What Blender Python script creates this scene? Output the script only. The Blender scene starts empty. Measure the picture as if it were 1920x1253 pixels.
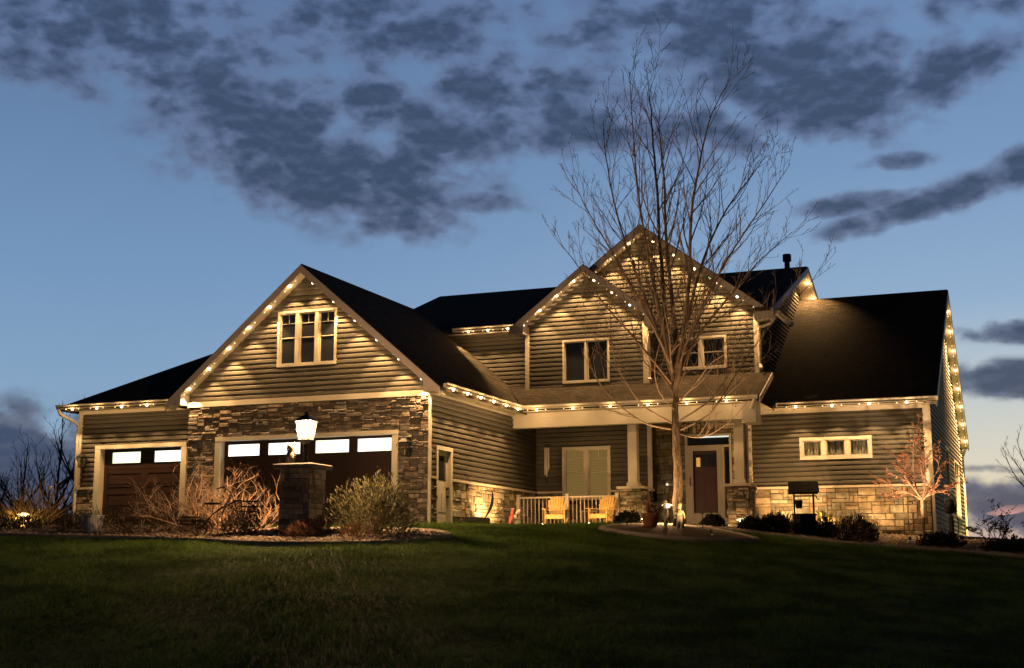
import bpy, math, random
import numpy as np
from mathutils import Vector, Matrix
R = math.radians
rnd = random.Random(7)
nrg = np.random.default_rng(11)
S = bpy.context.scene
COL = S.collection

# ------------------------------------------------------------------ camera
cam_d = bpy.data.cameras.new('camera')
cam = bpy.data.objects.new('camera', cam_d)
COL.objects.link(cam)
cam_d.sensor_width = 36.0
cam_d.lens = 2563.2 * 36 / 1920
cam_d.clip_start = 0.1
cam_d.clip_end = 3000
CAM = Vector((20.8266, -29.4381, -1.1006))
cr = Vector((0.928510, 0.371308, -0.000574))
cu = Vector((0.064387, -0.159487, 0.985098))
cf = Vector((-0.365683, 0.914710, 0.171993))
m = Matrix((cr, cu, -cf)).transposed().to_4x4()
m.translation = CAM
cam.matrix_world = m
S.camera = cam
S.render.resolution_x, S.render.resolution_y = 1024, 668

# ------------------------------------------------------------------ exposure and sampling
S.view_settings.view_transform = 'Standard'
S.view_settings.look = 'None'
S.view_settings.exposure = 0.0
S.view_settings.gamma = 1.0
cy = S.cycles
cy.use_light_tree = True
cy.max_bounces = 6
cy.diffuse_bounces = 3
cy.glossy_bounces = 2
cy.transmission_bounces = 4
cy.transparent_max_bounces = 8
cy.caustics_reflective = False
cy.caustics_refractive = False
cy.sample_clamp_indirect = 3.0
cy.use_denoising = True

# ------------------------------------------------------------------ node helpers
class NT:
    def __init__(s, nt):
        s.nt = nt
    def n(s, t, **kw):
        nd = s.nt.nodes.new(t)
        for k, v in kw.items():
            setattr(nd, k, v)
        return nd
    def l(s, a, b):
        s.nt.links.new(a, b)
    def put(s, sock, v):
        if isinstance(v, bpy.types.NodeSocket):
            s.l(v, sock)
        elif v is not None:
            sock.default_value = v
    def m(s, op, a, b=None, c=None, clamp=False):
        nd = s.n('ShaderNodeMath', operation=op, use_clamp=clamp)
        s.put(nd.inputs[0], a)
        if b is not None: s.put(nd.inputs[1], b)
        if c is not None: s.put(nd.inputs[2], c)
        return nd.outputs[0]
    def mix(s, f, a, b, blend='MIX'):
        nd = s.n('ShaderNodeMix', data_type='RGBA', blend_type=blend)
        s.put(nd.inputs[0], f)
        for i, v in ((6, a), (7, b)):
            if isinstance(v, tuple) and len(v) == 3: v = v + (1,)
            s.put(nd.inputs[i], v)
        return nd.outputs[2]
    def ramp(s, f, stops, interp='LINEAR'):
        nd = s.n('ShaderNodeValToRGB')
        cr_ = nd.color_ramp
        cr_.interpolation = interp
        while len(cr_.elements) < len(stops): cr_.elements.new(0.5)
        for e, (p, c) in zip(cr_.elements, stops):
            e.position = p
            e.color = c + (1,) if len(c) == 3 else c
        s.put(nd.inputs[0], f)
        return nd.outputs[0]
    def smooth(s, v, a, b):
        nd = s.n('ShaderNodeMapRange', interpolation_type='SMOOTHSTEP')
        s.put(nd.inputs[0], v)
        nd.inputs[1].default_value = a
        nd.inputs[2].default_value = b
        return nd.outputs[0]
    def noise(s, vec, scale, detail=4, rough=0.55, dist=0.0, dims='3D'):
        nd = s.n('ShaderNodeTexNoise', noise_dimensions=dims)
        if vec is not None: s.l(vec, nd.inputs['Vector'])
        nd.inputs['Scale'].default_value = scale
        nd.inputs['Detail'].default_value = detail
        nd.inputs['Roughness'].default_value = rough
        nd.inputs['Distortion'].default_value = dist
        return nd.outputs[0]
    def xyz(s, x, y, z):
        nd = s.n('ShaderNodeCombineXYZ')
        s.put(nd.inputs[0], x); s.put(nd.inputs[1], y); s.put(nd.inputs[2], z)
        return nd.outputs[0]

# ------------------------------------------------------------------ dusk sky
W = bpy.data.worlds.new('World')
S.world = W
W.use_nodes = True
w = NT(W.node_tree)
W.node_tree.nodes.clear()
tc = w.n('ShaderNodeTexCoord')
sep = w.n('ShaderNodeSeparateXYZ')
w.l(tc.outputs['Generated'], sep.inputs[0])
dx, dy, dz = sep.outputs
az = w.m('MULTIPLY', w.m('ARCTAN2', dx, dy), 57.29578)
el = w.m('MULTIPLY', w.m('ARCSINE', dz), 57.29578)
K = 1 / 2.21                                     # angular unit: 2.21 degrees
U = w.m('MULTIPLY_ADD', az, K, 21.79 * K + 9.6)
V = w.m('MULTIPLY_ADD', el, -K, 9.9 * K + 6.265)
P2 = w.xyz(U, w.m('MULTIPLY', V, 1.45), 0.0)
n_big = w.noise(P2, 0.62, 8, 0.54, 0.25)
n_mid = w.noise(P2, 1.25, 6, 0.52, 0.15)
n_fine = w.noise(P2, 4.2, 6, 0.6, 0.2)
warp = w.n('ShaderNodeTexNoise', noise_dimensions='3D')
w.l(P2, warp.inputs['Vector']); warp.inputs['Scale'].default_value = 1.7; warp.inputs['Detail'].default_value = 5
vsc = w.n('ShaderNodeVectorMath', operation='MULTIPLY_ADD')
w.l(warp.outputs['Color'], vsc.inputs[0]); vsc.inputs[1].default_value = (.55, .45, 0); w.l(P2, vsc.inputs[2])
vor = w.n('ShaderNodeTexVoronoi', feature='SMOOTH_F1', voronoi_dimensions='2D')
w.l(vsc.outputs[0], vor.inputs['Vector'])
vor.inputs['Scale'].default_value = 1.25; vor.inputs['Detail'].default_value = 1.3; vor.inputs['Roughness'].default_value = .5; vor.inputs['Smoothness'].default_value = .35
vor.normalize = True
puff = w.m('SUBTRACT', 1.0, vor.outputs['Distance'])
blobs = [  # u, v, ru, rv, tilt(deg, down to the right), amount
    (6.0, 3.25, 2.9, 0.95, 10, 1.05), (4.6, 2.3, 2.4, 0.9, 20, .95), (8.3, 3.75, 1.5, 0.28, 4, .75),
    (1.8, 0.9, 3.6, 1.2, 8, .80), (0.7, 1.75, 1.8, 0.42, 10, .72),
    (7.0, 0.5, 2.6, 0.9, 0, .74), (8.9, 1.6, 1.2, 0.55, -10, .85), (8.0, 2.5, 1.7, 0.7, 10, .9), (6.9, 1.8, 1.4, .6, 0, .7),
    (10.8, 2.0, 1.5, 0.9, 5, .86), (12.3, 0.4, 2.6, 0.7, 0, .68),
    (14.4, 1.0, 2.8, 1.1, 10, .84), (15.8, 2.1, 2.1, 0.85, 2, .92), (17.9, 1.8, 1.5, 0.55, -22, .86), (13.2, 2.6, 1.6, .6, 0, .68), (18.5, .5, 2.0, .6, 0, .50),
    (17.5, 4.1, 1.9, 0.30, -14, .84), (16.4, 4.0, 1.2, .22, -4, .74), (19.2, 3.55, .9, .36, -20, .78), (16.9, 3.3, .8, .2, 0, .5),
    (19.1, 6.5, 1.2, 0.2, 2, .95), (18.9, 7.35, 1.3, 0.3, 4, 1.0),
    (20.2, 9.6, 3.0, 0.52, 0, 1.15), (18.6, 8.95, 1.0, 0.1, 3, .45),
    (-0.6, 9.3, 3.4, 1.22, 0, 1.6),
]
CLOUD0 = 1.63
dens = None
for (bu, bv, ru, rv, tl, am) in blobs:
    c_, s_ = math.cos(R(tl)), math.sin(R(tl))
    a = w.m('MULTIPLY_ADD', U, c_ / ru, (-bu * c_ - bv * s_) / ru)
    a = w.m('MULTIPLY_ADD', V, s_ / ru, a)
    b = w.m('MULTIPLY_ADD', U, -s_ / rv, (bu * s_ - bv * c_) / rv)
    b = w.m('MULTIPLY_ADD', V, c_ / rv, b)
    r2 = w.m('MULTIPLY_ADD', a, a, w.m('MULTIPLY', b, b))
    e = w.m('MULTIPLY', w.m('EXPONENT', w.m('MULTIPLY', r2, -1.0)), am)
    dens = e if dens is None else w.m('MAXIMUM', dens, e)
nz = w.m('MULTIPLY_ADD', n_big, 1.15, w.m('MULTIPLY_ADD', n_mid, 0.85, w.m('MULTIPLY_ADD', n_fine, 0.26, w.m('MULTIPLY', puff, 0.95))))
nz = w.m('SUBTRACT', nz, CLOUD0)
D = w.m('ADD', dens, nz)
cover = w.m('MULTIPLY', w.smooth(D, 0.20, 0.66), w.smooth(dens, 0.06, 0.34))
core = w.smooth(D, 0.46, 1.02)
# clear sky: brightness and hue by height, warmer and paler towards the right of the view
e01 = w.m('DIVIDE', el, 30.0, clamp=True)
skyL = w.ramp(e01, [(0.0, (.20, .25, .33)), (.10, (.30, .43, .55)), (.22, (.235, .375, .55)), (.42, (.170, .295, .50)), (.62, (.128, .225, .40)), (.80, (.105, .185, .345)), (1.0, (.07, .125, .25))])
skyR = w.ramp(e01, [(0.0, (.80, .30, .20)), (.035, (.55, .36, .33)), (.075, (.82, .68, .44)), (.15, (.69, .65, .53)), (.24, (.52, .58, .60)), (.36, (.28, .42, .60)), (.55, (.185, .31, .52)), (.80, (.135, .235, .43)), (1.0, (.085, .15, .30))])
sky = w.mix(w.smooth(U, 2.0, 19.0), skyL, skyR)
cl_dark = w.ramp(e01, [(0.0, (.050, .060, .120)), (.16, (.032, .050, .112)), (.40, (.033, .055, .108)), (.8, (.042, .068, .135)), (1.0, (.04, .06, .11))])
cl_edge = w.ramp(e01, [(0.0, (.10, .10, .16)), (.16, (.11, .13, .19)), (.40, (.125, .16, .26)), (.8, (.12, .18, .34)), (1.0, (.09, .14, .26))])
lump = w.noise(w.xyz(U, w.m('MULTIPLY', V, 1.9), 7.0), 2.3, 5, 0.55, 0.1)
lobe = w.noise(w.xyz(U, w.m('MULTIPLY_ADD', V, 1.9, -.22), 7.0), 2.3, 5, 0.55, 0.1)
relief = w.m('MULTIPLY_ADD', w.m('SUBTRACT', lump, lobe), 2.6, 0.5, clamp=True)      # lighter undersides, dark tops
shade = w.m('MULTIPLY_ADD', relief, -0.42, w.m('MULTIPLY_ADD', core, 1.0, 0.16), clamp=True)
cloud = w.mix(shade, cl_edge, cl_dark)
skyc = w.mix(w.m('MULTIPLY', cover, 0.93), sky, cloud)
# glowing gaps low on the right horizon
gap = w.m('MULTIPLY', w.smooth(w.noise(w.xyz(w.m('MULTIPLY', U, .8), w.m('MULTIPLY', V, 4.0), 3.0), 1.3, 3), 0.54, 0.60), w.m('EXPONENT', w.m('MULTIPLY', w.m('POWER', w.m('MULTIPLY', w.m('SUBTRACT', V, 9.82), 5.0), 2.0), -1.0)))
gap = w.m('MULTIPLY', gap, w.smooth(U, 17.8, 18.6))
skyc = w.mix(gap, skyc, (.75, .38, .34))
# the afterglow side is bright, the opposite side and the zenith are already night
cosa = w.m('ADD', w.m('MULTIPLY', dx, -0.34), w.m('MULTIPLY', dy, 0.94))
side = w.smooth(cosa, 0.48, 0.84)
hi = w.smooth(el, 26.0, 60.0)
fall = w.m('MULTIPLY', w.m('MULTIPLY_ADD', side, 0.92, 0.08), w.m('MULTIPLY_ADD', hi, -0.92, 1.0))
sky_t = w.n('ShaderNodeTexSky', sky_type='NISHITA')
sky_t.sun_disc = False
sky_t.sun_elevation = R(-3.5)
sky_t.sun_rotation = R(-5)
vadd = w.n('ShaderNodeMix', data_type='RGBA', blend_type='ADD')
vadd.inputs[0].default_value = 0.05
w.l(skyc, vadd.inputs[6]); w.l(sky_t.outputs[0], vadd.inputs[7])
bg = w.n('ShaderNodeBackground')
w.l(vadd.outputs[2], bg.inputs['Color'])
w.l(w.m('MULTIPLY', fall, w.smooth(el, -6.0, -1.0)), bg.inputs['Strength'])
wo = w.n('ShaderNodeOutputWorld')
w.l(bg.outputs[0], wo.inputs['Surface'])

# ------------------------------------------------------------------ materials
def new_mat(name):
    mt = bpy.data.materials.new(name)
    mt.use_nodes = True
    nt = NT(mt.node_tree)
    b = mt.node_tree.nodes['Principled BSDF']
    return mt, nt, b
def mat(name, col, rough=0.7, var=0.25, scale=6.0, bump=0.0, bscale=40.0, metal=0.0, tint=False, spec=0.4, stretch=None):
    mt, t, b = new_mat(name)
    co = t.n('ShaderNodeTexCoord').outputs['Object']
    if stretch:
        mp = t.n('ShaderNodeMapping')
        mp.inputs['Scale'].default_value = stretch
        t.l(co, mp.inputs[0]); co = mp.outputs[0]
    nz_ = t.noise(co, scale, 5, 0.6)
    lo = tuple(c * (1 - var) for c in col); hi_ = tuple(min(1, c * (1 + var)) for c in col)
    c = t.mix(t.smooth(nz_, .3, .7), lo, hi_)
    if tint:
        at = t.n('ShaderNodeAttribute', attribute_name='tint')
        c = t.mix(1.0, c, at.outputs['Color'], 'MULTIPLY')
    t.put(b.inputs['Base Color'], c)
    b.inputs['Roughness'].default_value = rough
    b.inputs['Metallic'].default_value = metal
    b.inputs['Specular IOR Level'].default_value = spec
    if bump:
        bp = t.n('ShaderNodeBump')
        bp.inputs['Strength'].default_value = bump
        bp.inputs['Distance'].default_value = 0.02
        t.l(t.noise(co, bscale, 5, 0.65), bp.inputs['Height'])
        t.l(bp.outputs[0], b.inputs['Normal'])
    return mt
def leafy(mt, f_=.4):
    t = NT(mt.node_tree)
    b = mt.node_tree.nodes['Principled BSDF']
    src = b.inputs['Base Color'].links[0].from_socket
    tl = t.n('ShaderNodeBsdfTranslucent'); t.l(src, tl.inputs[0])
    mx = t.n('ShaderNodeMixShader'); mx.inputs[0].default_value = f_
    o = [x for x in mt.node_tree.nodes if x.type == 'OUTPUT_MATERIAL'][0]
    t.l(b.outputs[0], mx.inputs[1]); t.l(tl.outputs[0], mx.inputs[2]); t.l(mx.outputs[0], o.inputs[0])
def emit(name, col, strength, sample=True):
    mt = bpy.data.materials.new(name)
    mt.use_nodes = True
    t = NT(mt.node_tree)
    mt.node_tree.nodes.clear()
    e = t.n('ShaderNodeEmission')
    e.inputs[0].default_value = col + (1,)
    e.inputs[1].default_value = strength
    o = t.n('ShaderNodeOutputMaterial')
    t.l(e.outputs[0], o.inputs[0])
    if not sample: mt.cycles.emission_sampling = 'NONE'
    return mt
def shingle_mat():
    mt, t, b = new_mat('asphalt_shingles')
    uv = t.n('ShaderNodeUVMap').outputs[0]
    br = t.n('ShaderNodeTexBrick')
    t.l(uv, br.inputs['Vector'])
    br.offset = 0.37
    br.inputs['Scale'].default_value = 1.0
    br.inputs['Brick Width'].default_value = 0.23
    br.inputs['Row Height'].default_value = 0.14
    br.inputs['Mortar Size'].default_value = 0.012
    br.inputs['Mortar Smooth'].default_value = 0.4
    br.inputs['Color1'].default_value = (.058, .047, .037, 1)
    br.inputs['Color2'].default_value = (.026, .022, .018, 1)
    br.inputs['Mortar'].default_value = (.010, .010, .010, 1)
    c = t.mix(t.smooth(t.noise(uv, 1.1, 4), .3, .7), br.outputs[0], (.032, .027, .022), 'MIX')
    c = t.mix(0.55, c, br.outputs[0])
    t.put(b.inputs['Base Color'], c)
    b.inputs['Roughness'].default_value = 0.95
    b.inputs['Specular IOR Level'].default_value = 0.1
    sx = t.n('ShaderNodeSeparateXYZ'); t.l(uv, sx.inputs[0])
    saw = t.m('FRACT', t.m('DIVIDE', sx.outputs[1], 0.14))
    h = t.m('ADD', t.m('MULTIPLY', saw, -1.0), t.m('MULTIPLY', t.noise(uv, 90, 3), 0.5))
    h = t.m('ADD', h, t.m('MULTIPLY', br.outputs['Fac'], -0.6))
    bp = t.n('ShaderNodeBump')
    bp.inputs['Strength'].default_value = 0.8
    bp.inputs['Distance'].default_value = 0.012
    t.l(h, bp.inputs['Height']); t.l(bp.outputs[0], b.inputs['Normal'])
    return mt
def bark_mat():
    mt, t, b = new_mat('bark')
    co = t.n('ShaderNodeTexCoord').outputs['Object']
    mp = t.n('ShaderNodeMapping'); mp.inputs['Scale'].default_value = (1, 1, .22)
    t.l(co, mp.inputs[0])
    n1 = t.noise(mp.outputs[0], 34, 6, .65, .6)
    t.put(b.inputs['Base Color'], t.ramp(n1, [(.36, (.030, .021, .014)), (.50, (.115, .084, .055)), (.68, (.25, .19, .13))]))
    b.inputs['Roughness'].default_value = .9
    bp = t.n('ShaderNodeBump'); bp.inputs['Strength'].default_value = .9; bp.inputs['Distance'].default_value = .02
    t.l(n1, bp.inputs['Height']); t.l(bp.outputs[0], b.inputs['Normal'])
    return mt
def glass_mat(name, tint_=(.02, .022, .026), clear=0.0):
    mt, t, b = new_mat(name)
    b.inputs['Base Color'].default_value = tint_ + (1,)
    b.inputs['Roughness'].default_value = 0.06
    b.inputs['Specular IOR Level'].default_value = 0.6
    if clear:
        tr = t.n('ShaderNodeBsdfTransparent')
        mx = t.n('ShaderNodeMixShader'); mx.inputs[0].default_value = clear
        o = [x for x in mt.node_tree.nodes if x.type == 'OUTPUT_MATERIAL'][0]
        t.l(b.outputs[0], mx.inputs[1]); t.l(tr.outputs[0], mx.inputs[2]); t.l(mx.outputs[0], o.inputs[0])
    return mt
def lawn_mat(name, c1, c2, c3):
    mt, t, b = new_mat(name)
    co = t.n('ShaderNodeTexCoord').outputs['Object']
    n1 = t.noise(co, .8, 6, .7); n2 = t.noise(co, 5, 5, .65)
    c = t.mix(t.smooth(n1, .40, .60), tuple(x * .55 for x in c1), tuple(x * 1.05 for x in c2))
    c = t.mix(t.m('MULTIPLY', t.smooth(n2, .52, .72), .6), c, c3)
    t.put(b.inputs['Base Color'], c)
    b.inputs['Roughness'].default_value = .9
    b.inputs['Specular IOR Level'].default_value = .15
    bp = t.n('ShaderNodeBump'); bp.inputs['Strength'].default_value = .7; bp.inputs['Distance'].default_value = .04
    t.l(t.noise(co, 45, 4, .7), bp.inputs['Height']); t.l(bp.outputs[0], b.inputs['Normal'])
    return mt

M = dict(
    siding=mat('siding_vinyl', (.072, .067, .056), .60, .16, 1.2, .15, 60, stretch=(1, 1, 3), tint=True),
    trim=mat('trim_white', (.50, .47, .41), .55, .05, 3, .05, 30),
    fascia=mat('fascia_dusk_tone', (.46, .42, .42), .5, .06, 3, .05, 30),  # same white as the trim, its unlit dusk greying put into the colour
    pillar_stone=mat('pillar_stone', (.44, .40, .385), .88, .3, 9, .9, 45, tint=True),
    ledge=mat('ledgestone', (.165, .140, .122), .88, .30, 9, .9, 45, tint=True),
    ashlar=mat('ashlar_stone', (.33, .275, .20), .88, .35, 6, 1.0, 24, tint=True),
    mortar=mat('mortar', (.10, .088, .072), .95, .2, 20),
    cap=mat('stone_cap', (.50, .44, .36), .8, .1, 8, .4, 50),
    shingle=shingle_mat(),
    door_brown=mat('garage_door_brown', (.024, .0115, .0085), .5, .12, 4, .08, 60, stretch=(1, 1, 8)),
    door_dark=mat('entry_door_plum', (.085, .026, .028), .45, .1, 4),
    glass=glass_mat('window_glass'),
    glass_clear=glass_mat('window_glass_clear', (.05, .05, .05), .82),
    lit=emit('lit_garage_window', (1.0, .97, .86), 3.4),
    lit2=emit('lit_garage_window_warm', (.98, 1.0, .62), 1.7),
    curtain_lit=emit('lit_curtain', (1.0, .60, .17), .24),
    curtain=mat('sheer_curtain', (.34, .36, .30), .9, .5, 30, stretch=(8, 8, .4)),
    room=mat('dark_room', (.05, .045, .03), .9),
    concrete=mat('concrete', (.34, .31, .27), .9, .15, 5, .5, 60),
    edging=mat('edging_concrete', (.27, .24, .21), .9, .15, 5, .6, 60),
    mulch=mat('bark_mulch', (.060, .038, .026), .95, .5, 25, 1.0, 60),
    gravel=mat('river_gravel', (.30, .235, .185), .85, .35, 14, .4, 60, tint=True),
    gravelbed=mat('gravel_bed', (.19, .15, .12), .95, .5, 28, 1.0, 70),
    bark=bark_mat(),
    twig=mat('twig_bark', (.33, .245, .175), .85, .25, 12),
    twig_tan=mat('tan_twigs', (.40, .27, .18), .8, .3, 10),
    twig_red=mat('reddish_bark', (.33, .20, .13), .85, .25, 10),
    straw=mat('dry_straw', (.42, .29, .12), .85, .3, 9, tint=True),
    pathdome=emit('path_light_dome', (1.0, .74, .40), 2.2, False),
    twig_dark=mat('far_twigs', (.030, .030, .036), .9, .3, 5),
    leaf_sage=mat('sage_leaves', (.18, .18, .10), .75, .4, 9, tint=True),
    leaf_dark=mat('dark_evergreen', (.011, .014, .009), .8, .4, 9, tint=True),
    leaf_brown=mat('dry_brown_foliage', (.11, .058, .036), .85, .4, 9, tint=True),
    leaf_dry=mat('withered_stalks', (.075, .055, .042), .9, .4, 9, tint=True),
    leaf_gold=mat('yellow_green_leaves', (.36, .34, .10), .7, .25, 9, tint=True),
    leaf_red=mat('russet_leaves', (.38, .18, .105), .75, .35, 9, tint=True),
    black=mat('black_iron', (.012, .012, .013), .5, .2, 10),
    blackwood=mat('stained_black_wood', (.006, .005, .005), .8, .3, 9),
    galv=mat('galvanised_steel', (.44, .45, .48), .5, .25, 5, .1, 20, metal=.25),
    terracotta=mat('terracotta', (.20, .085, .05), .8, .2, 6, .2, 40),
    yellow=mat('yellow_wood', (.66, .43, .15), .6, .14, 3, .15, 30, stretch=(6, 6, .6)),
    rail=mat('railing_white', (.50, .45, .38), .5, .05, 3),
    statue=mat('cast_stone', (.34, .31, .23), .85, .2, 10, .4, 40),
    statue_trim=mat('mossy_stone', (.22, .22, .10), .9, .2, 10),
    red=mat('red_paint', (.55, .085, .075), .5, .12, 8),
    white=mat('white_glaze', (.80, .78, .72), .35, .05, 4),
    petal=mat('white_petals', (.80, .72, .62), .6, .1, 8),
    gold=mat('gilt_frame', (.45, .36, .22), .5, .2, 8),
    plate=mat('slate_plaque', (.22, .195, .18), .7, .2, 10, .2, 30),
    letter=mat('letter_black', (.018, .015, .016), .6),
    bulb=emit('warm_led', (1.0, .76, .42), 9.0, False),
    bulb_s=emit('warm_led_small', (1.0, .70, .33), 2.6, False),
    bulb_x=emit('green_led', (.25, 1.0, .40), 3.0, False),
    lamp=None,
    pathglow=emit('path_light_diffuser', (1.0, .72, .36), 22.0, False),
    doorbell=emit('doorbell_glow', (1.0, .80, .62), 1.6, False),
    redlit=emit('warm_entry_pane', (1.0, .48, .10), .75, False),
    transom=emit('lit_transom_head', (.9, 1.0, .9), .9, False),
)
def lamp_glass():
    mt = bpy.data.materials.new('lamp_glass_lit'); mt.use_nodes = True
    t = NT(mt.node_tree); mt.node_tree.nodes.clear()
    e = t.n('ShaderNodeEmission'); e.inputs[0].default_value = (1.0, .62, .28, 1)
    e.inputs[1].default_value = 5.0
    tr = t.n('ShaderNodeBsdfTransparent'); tr.inputs[0].default_value = (1, .93, .82, 1)
    mx = t.n('ShaderNodeMixShader'); mx.inputs[0].default_value = .42
    o = t.n('ShaderNodeOutputMaterial')
    t.l(tr.outputs[0], mx.inputs[1]); t.l(e.outputs[0], mx.inputs[2]); t.l(mx.outputs[0], o.inputs[0])
    mt.cycles.emission_sampling = 'NONE'
    return mt
M['lamp'] = lamp_glass()
M['filament'] = emit('lamp_filament', (1.0, .70, .38), 60.0, False)
def lit_glass(name, a, c, st, sc):
    mt = emit(name, a, st); t = NT(mt.node_tree)
    co = t.n('ShaderNodeTexCoord').outputs['Object']
    e = [n for n in mt.node_tree.nodes if n.type == 'EMISSION'][0]
    t.l(t.mix(t.smooth(t.noise(co, sc, 2, .5), .46, .60), a, c), e.inputs[0])
    return mt
M['lit'] = lit_glass('lit_garage_window', (1.0, .985, .93), (1.0, .93, .58), 2.2, .85)
M['grass'] = lawn_mat('grass_blades', (.030, .052, .012), (.045, .066, .018), (.075, .078, .030))
for k_ in ('straw', 'leaf_sage', 'leaf_gold', 'leaf_red', 'leaf_brown', 'leaf_dry'): leafy(M[k_])
def grass_mat():
    mt = lawn_mat('grass_blades', (.090, .170, .034), (.118, .192, .046), (.155, .180, .070))
    t = NT(mt.node_tree)
    b = mt.node_tree.nodes['Principled BSDF']
    src = b.inputs['Base Color'].links[0].from_socket
    tl = t.n('ShaderNodeBsdfTranslucent'); t.l(src, tl.inputs[0])
    mx = t.n('ShaderNodeMixShader'); mx.inputs[0].default_value = .5
    o = [x for x in mt.node_tree.nodes if x.type == 'OUTPUT_MATERIAL'][0]
    t.l(b.outputs[0], mx.inputs[1]); t.l(tl.outputs[0], mx.inputs[2]); t.l(mx.outputs[0], o.inputs[0])
    return mt
M['grass'] = grass_mat()
M['soil'] = lawn_mat('lawn_ground', (.045, .095, .018), (.06, .11, .024), (.09, .10, .04))
M['field'] = lawn_mat('far_field', (.016, .020, .012), (.022, .024, .015), (.030, .030, .022))

# ------------------------------------------------------------------ mesh helper
class MB:
    def __init__(s):
        s.v, s.f, s.uv, s.t = [], [], [], []
    def face(s, pts, uv=None, tint=None):
        i = len(s.v)
        s.v += [tuple(p) for p in pts]
        s.f.append(tuple(range(i, i + len(pts))))
        s.uv.append(uv); s.t.append(tint)
    def hexa(s, a, b, tint=None):            # a, b: two matching loops
        n = len(a)
        s.face(a, tint=tint); s.face(list(reversed(b)), tint=tint)
        for i in range(n):
            j = (i + 1) % n
            s.face([a[j], a[i], b[i], b[j]], tint=tint)
    def box(s, x0, x1, y0, y1, z0, z1, tint=None):
        a = [(x0, y0, z0), (x1, y0, z0), (x1, y1, z0), (x0, y1, z0)]
        b = [(x0, y0, z1), (x1, y0, z1), (x1, y1, z1), (x0, y1, z1)]
        s.hexa(list(reversed(a)), list(reversed(b)), tint)
    def bar(s, p, q, wd, th, up=(0, 0, 1), tint=None):
        p, q = Vector(p), Vector(q)
        d = (q - p).normalized()
        upv = Vector(up)
        sd = d.cross(upv)
        if sd.length < 1e-4: sd = d.cross(Vector((1, 0, 0)))
        sd.normalize(); u_ = sd.cross(d)
        o = [(sd * a * wd / 2 + u_ * b * th / 2) for a, b in ((-1, -1), (1, -1), (1, 1), (-1, 1))]
        s.hexa([p + x for x in o], [q + x for x in o], tint)
    def tube(s, pts, rad, n=6, cap=True, tint=None):
        pts = [Vector(p) for p in pts]
        if not isinstance(rad, (list, tuple)): rad = [rad] * len(pts)
        base = len(s.v)
        ref = None
        for i, p in enumerate(pts):
            d = (pts[min(i + 1, len(pts) - 1)] - pts[max(i - 1, 0)])
            d = d.normalized() if d.length > 1e-9 else Vector((0, 0, 1))
            if ref is None:
                ref = d.cross(Vector((0.3, 1, 0.2)))
                if ref.length < 1e-3: ref = d.cross(Vector((1, 0, 0)))
            ref = (ref - d * ref.dot(d)).normalized()
            b2 = d.cross(ref)
            for k in range(n):
                a = 2 * math.pi * k / n
                s.v.append(tuple(p + (ref * math.cos(a) + b2 * math.sin(a)) * rad[i]))
        for i in range(len(pts) - 1):
            for k in range(n):
                k2 = (k + 1) % n
                s.f.append((base + i * n + k, base + i * n + k2, base + (i + 1) * n + k2, base + (i + 1) * n + k))
                s.uv.append(None); s.t.append(tint)
        if cap:
            for i in (0, len(pts) - 1):
                s.f.append(tuple(base + i * n + k for k in range(n)))
                s.uv.append(None); s.t.append(tint)
    def lathe(s, prof, n=16, c=(0, 0, 0), tint=None):
        base = len(s.v)
        for r_, z in prof:
            for k in range(n):
                a = 2 * math.pi * k / n
                s.v.append((c[0] + r_ * math.cos(a), c[1] + r_ * math.sin(a), c[2] + z))
        for i in range(len(prof) - 1):
            for k in range(n):
                k2 = (k + 1) % n
                s.f.append((base + i * n + k, base + i * n + k2, base + (i + 1) * n + k2, base + (i + 1) * n + k))
                s.uv.append(None); s.t.append(tint)
    def prism(s, poly, ext, tint=None):
        e = Vector(ext)
        a = [Vector(p) for p in poly]
        s.hexa(a, [p + e for p in a], tint)
    def build(s, name, mt, parent=None, smooth=False, loc=None):
        me = bpy.data.meshes.new(name)
        me.from_pydata(s.v, [], s.f)
        if any(u is not None for u in s.uv):
            ul = me.uv_layers.new(name='UVMap')
            for p in me.polygons:
                u = s.uv[p.index]
                if u:
                    for li, c in zip(p.loop_indices, u): ul.data[li].uv = c
        if any(t is not None for t in s.t):
            at = me.attributes.new('tint', 'FLOAT_COLOR', 'CORNER')
            arr = np.ones((len(me.loops), 4), np.float32)
            for p in me.polygons:
                t = s.t[p.index]
                if t is not None:
                    arr[p.loop_start:p.loop_start + p.loop_total, :3] = t
            at.data.foreach_set('color', arr.ravel())
        if smooth:
            me.polygons.foreach_set('use_smooth', [True] * len(me.polygons))
        me.materials.append(M[mt] if isinstance(mt, str) else mt)
        o = bpy.data.objects.new(name, me)
        COL.objects.link(o)
        if parent: o.parent = parent
        if loc: o.location = loc
        return o
def tag(o, label=None, cat=None, group=None, kind=None):
    for k, v in (('label', label), ('category', cat), ('group', group), ('kind', kind)):
        if v: o[k] = v
    return o
def thing(name, label, cat, loc=(0, 0, 0), rz=0.0, group=None):
    o = bpy.data.objects.new(name, None)
    COL.objects.link(o)
    o.empty_display_size = .2
    o.location = loc
    o.rotation_euler = (0, 0, rz)
    return tag(o, label, cat, group)
def copy_tree(o, parent=None):
    c = o.copy(); COL.objects.link(c)
    if parent: c.parent = parent
    for ch in list(o.children): copy_tree(ch, c)
    return c
WARM = (1.0, .56, .21)
def spot(parent, loc, direction, power, size=95, blend=.35, rad=.02, col=WARM):
    d = bpy.data.lights.new('spot_light', 'SPOT')
    d.energy = power; d.color = col; d.spot_size = R(size); d.spot_blend = blend; d.shadow_soft_size = rad
    o = bpy.data.objects.new('spot_light', d)
    COL.objects.link(o); o.parent = parent
    o.location = loc
    o.rotation_euler = Vector(direction).to_track_quat('-Z', 'Y').to_euler()
    return o
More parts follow.
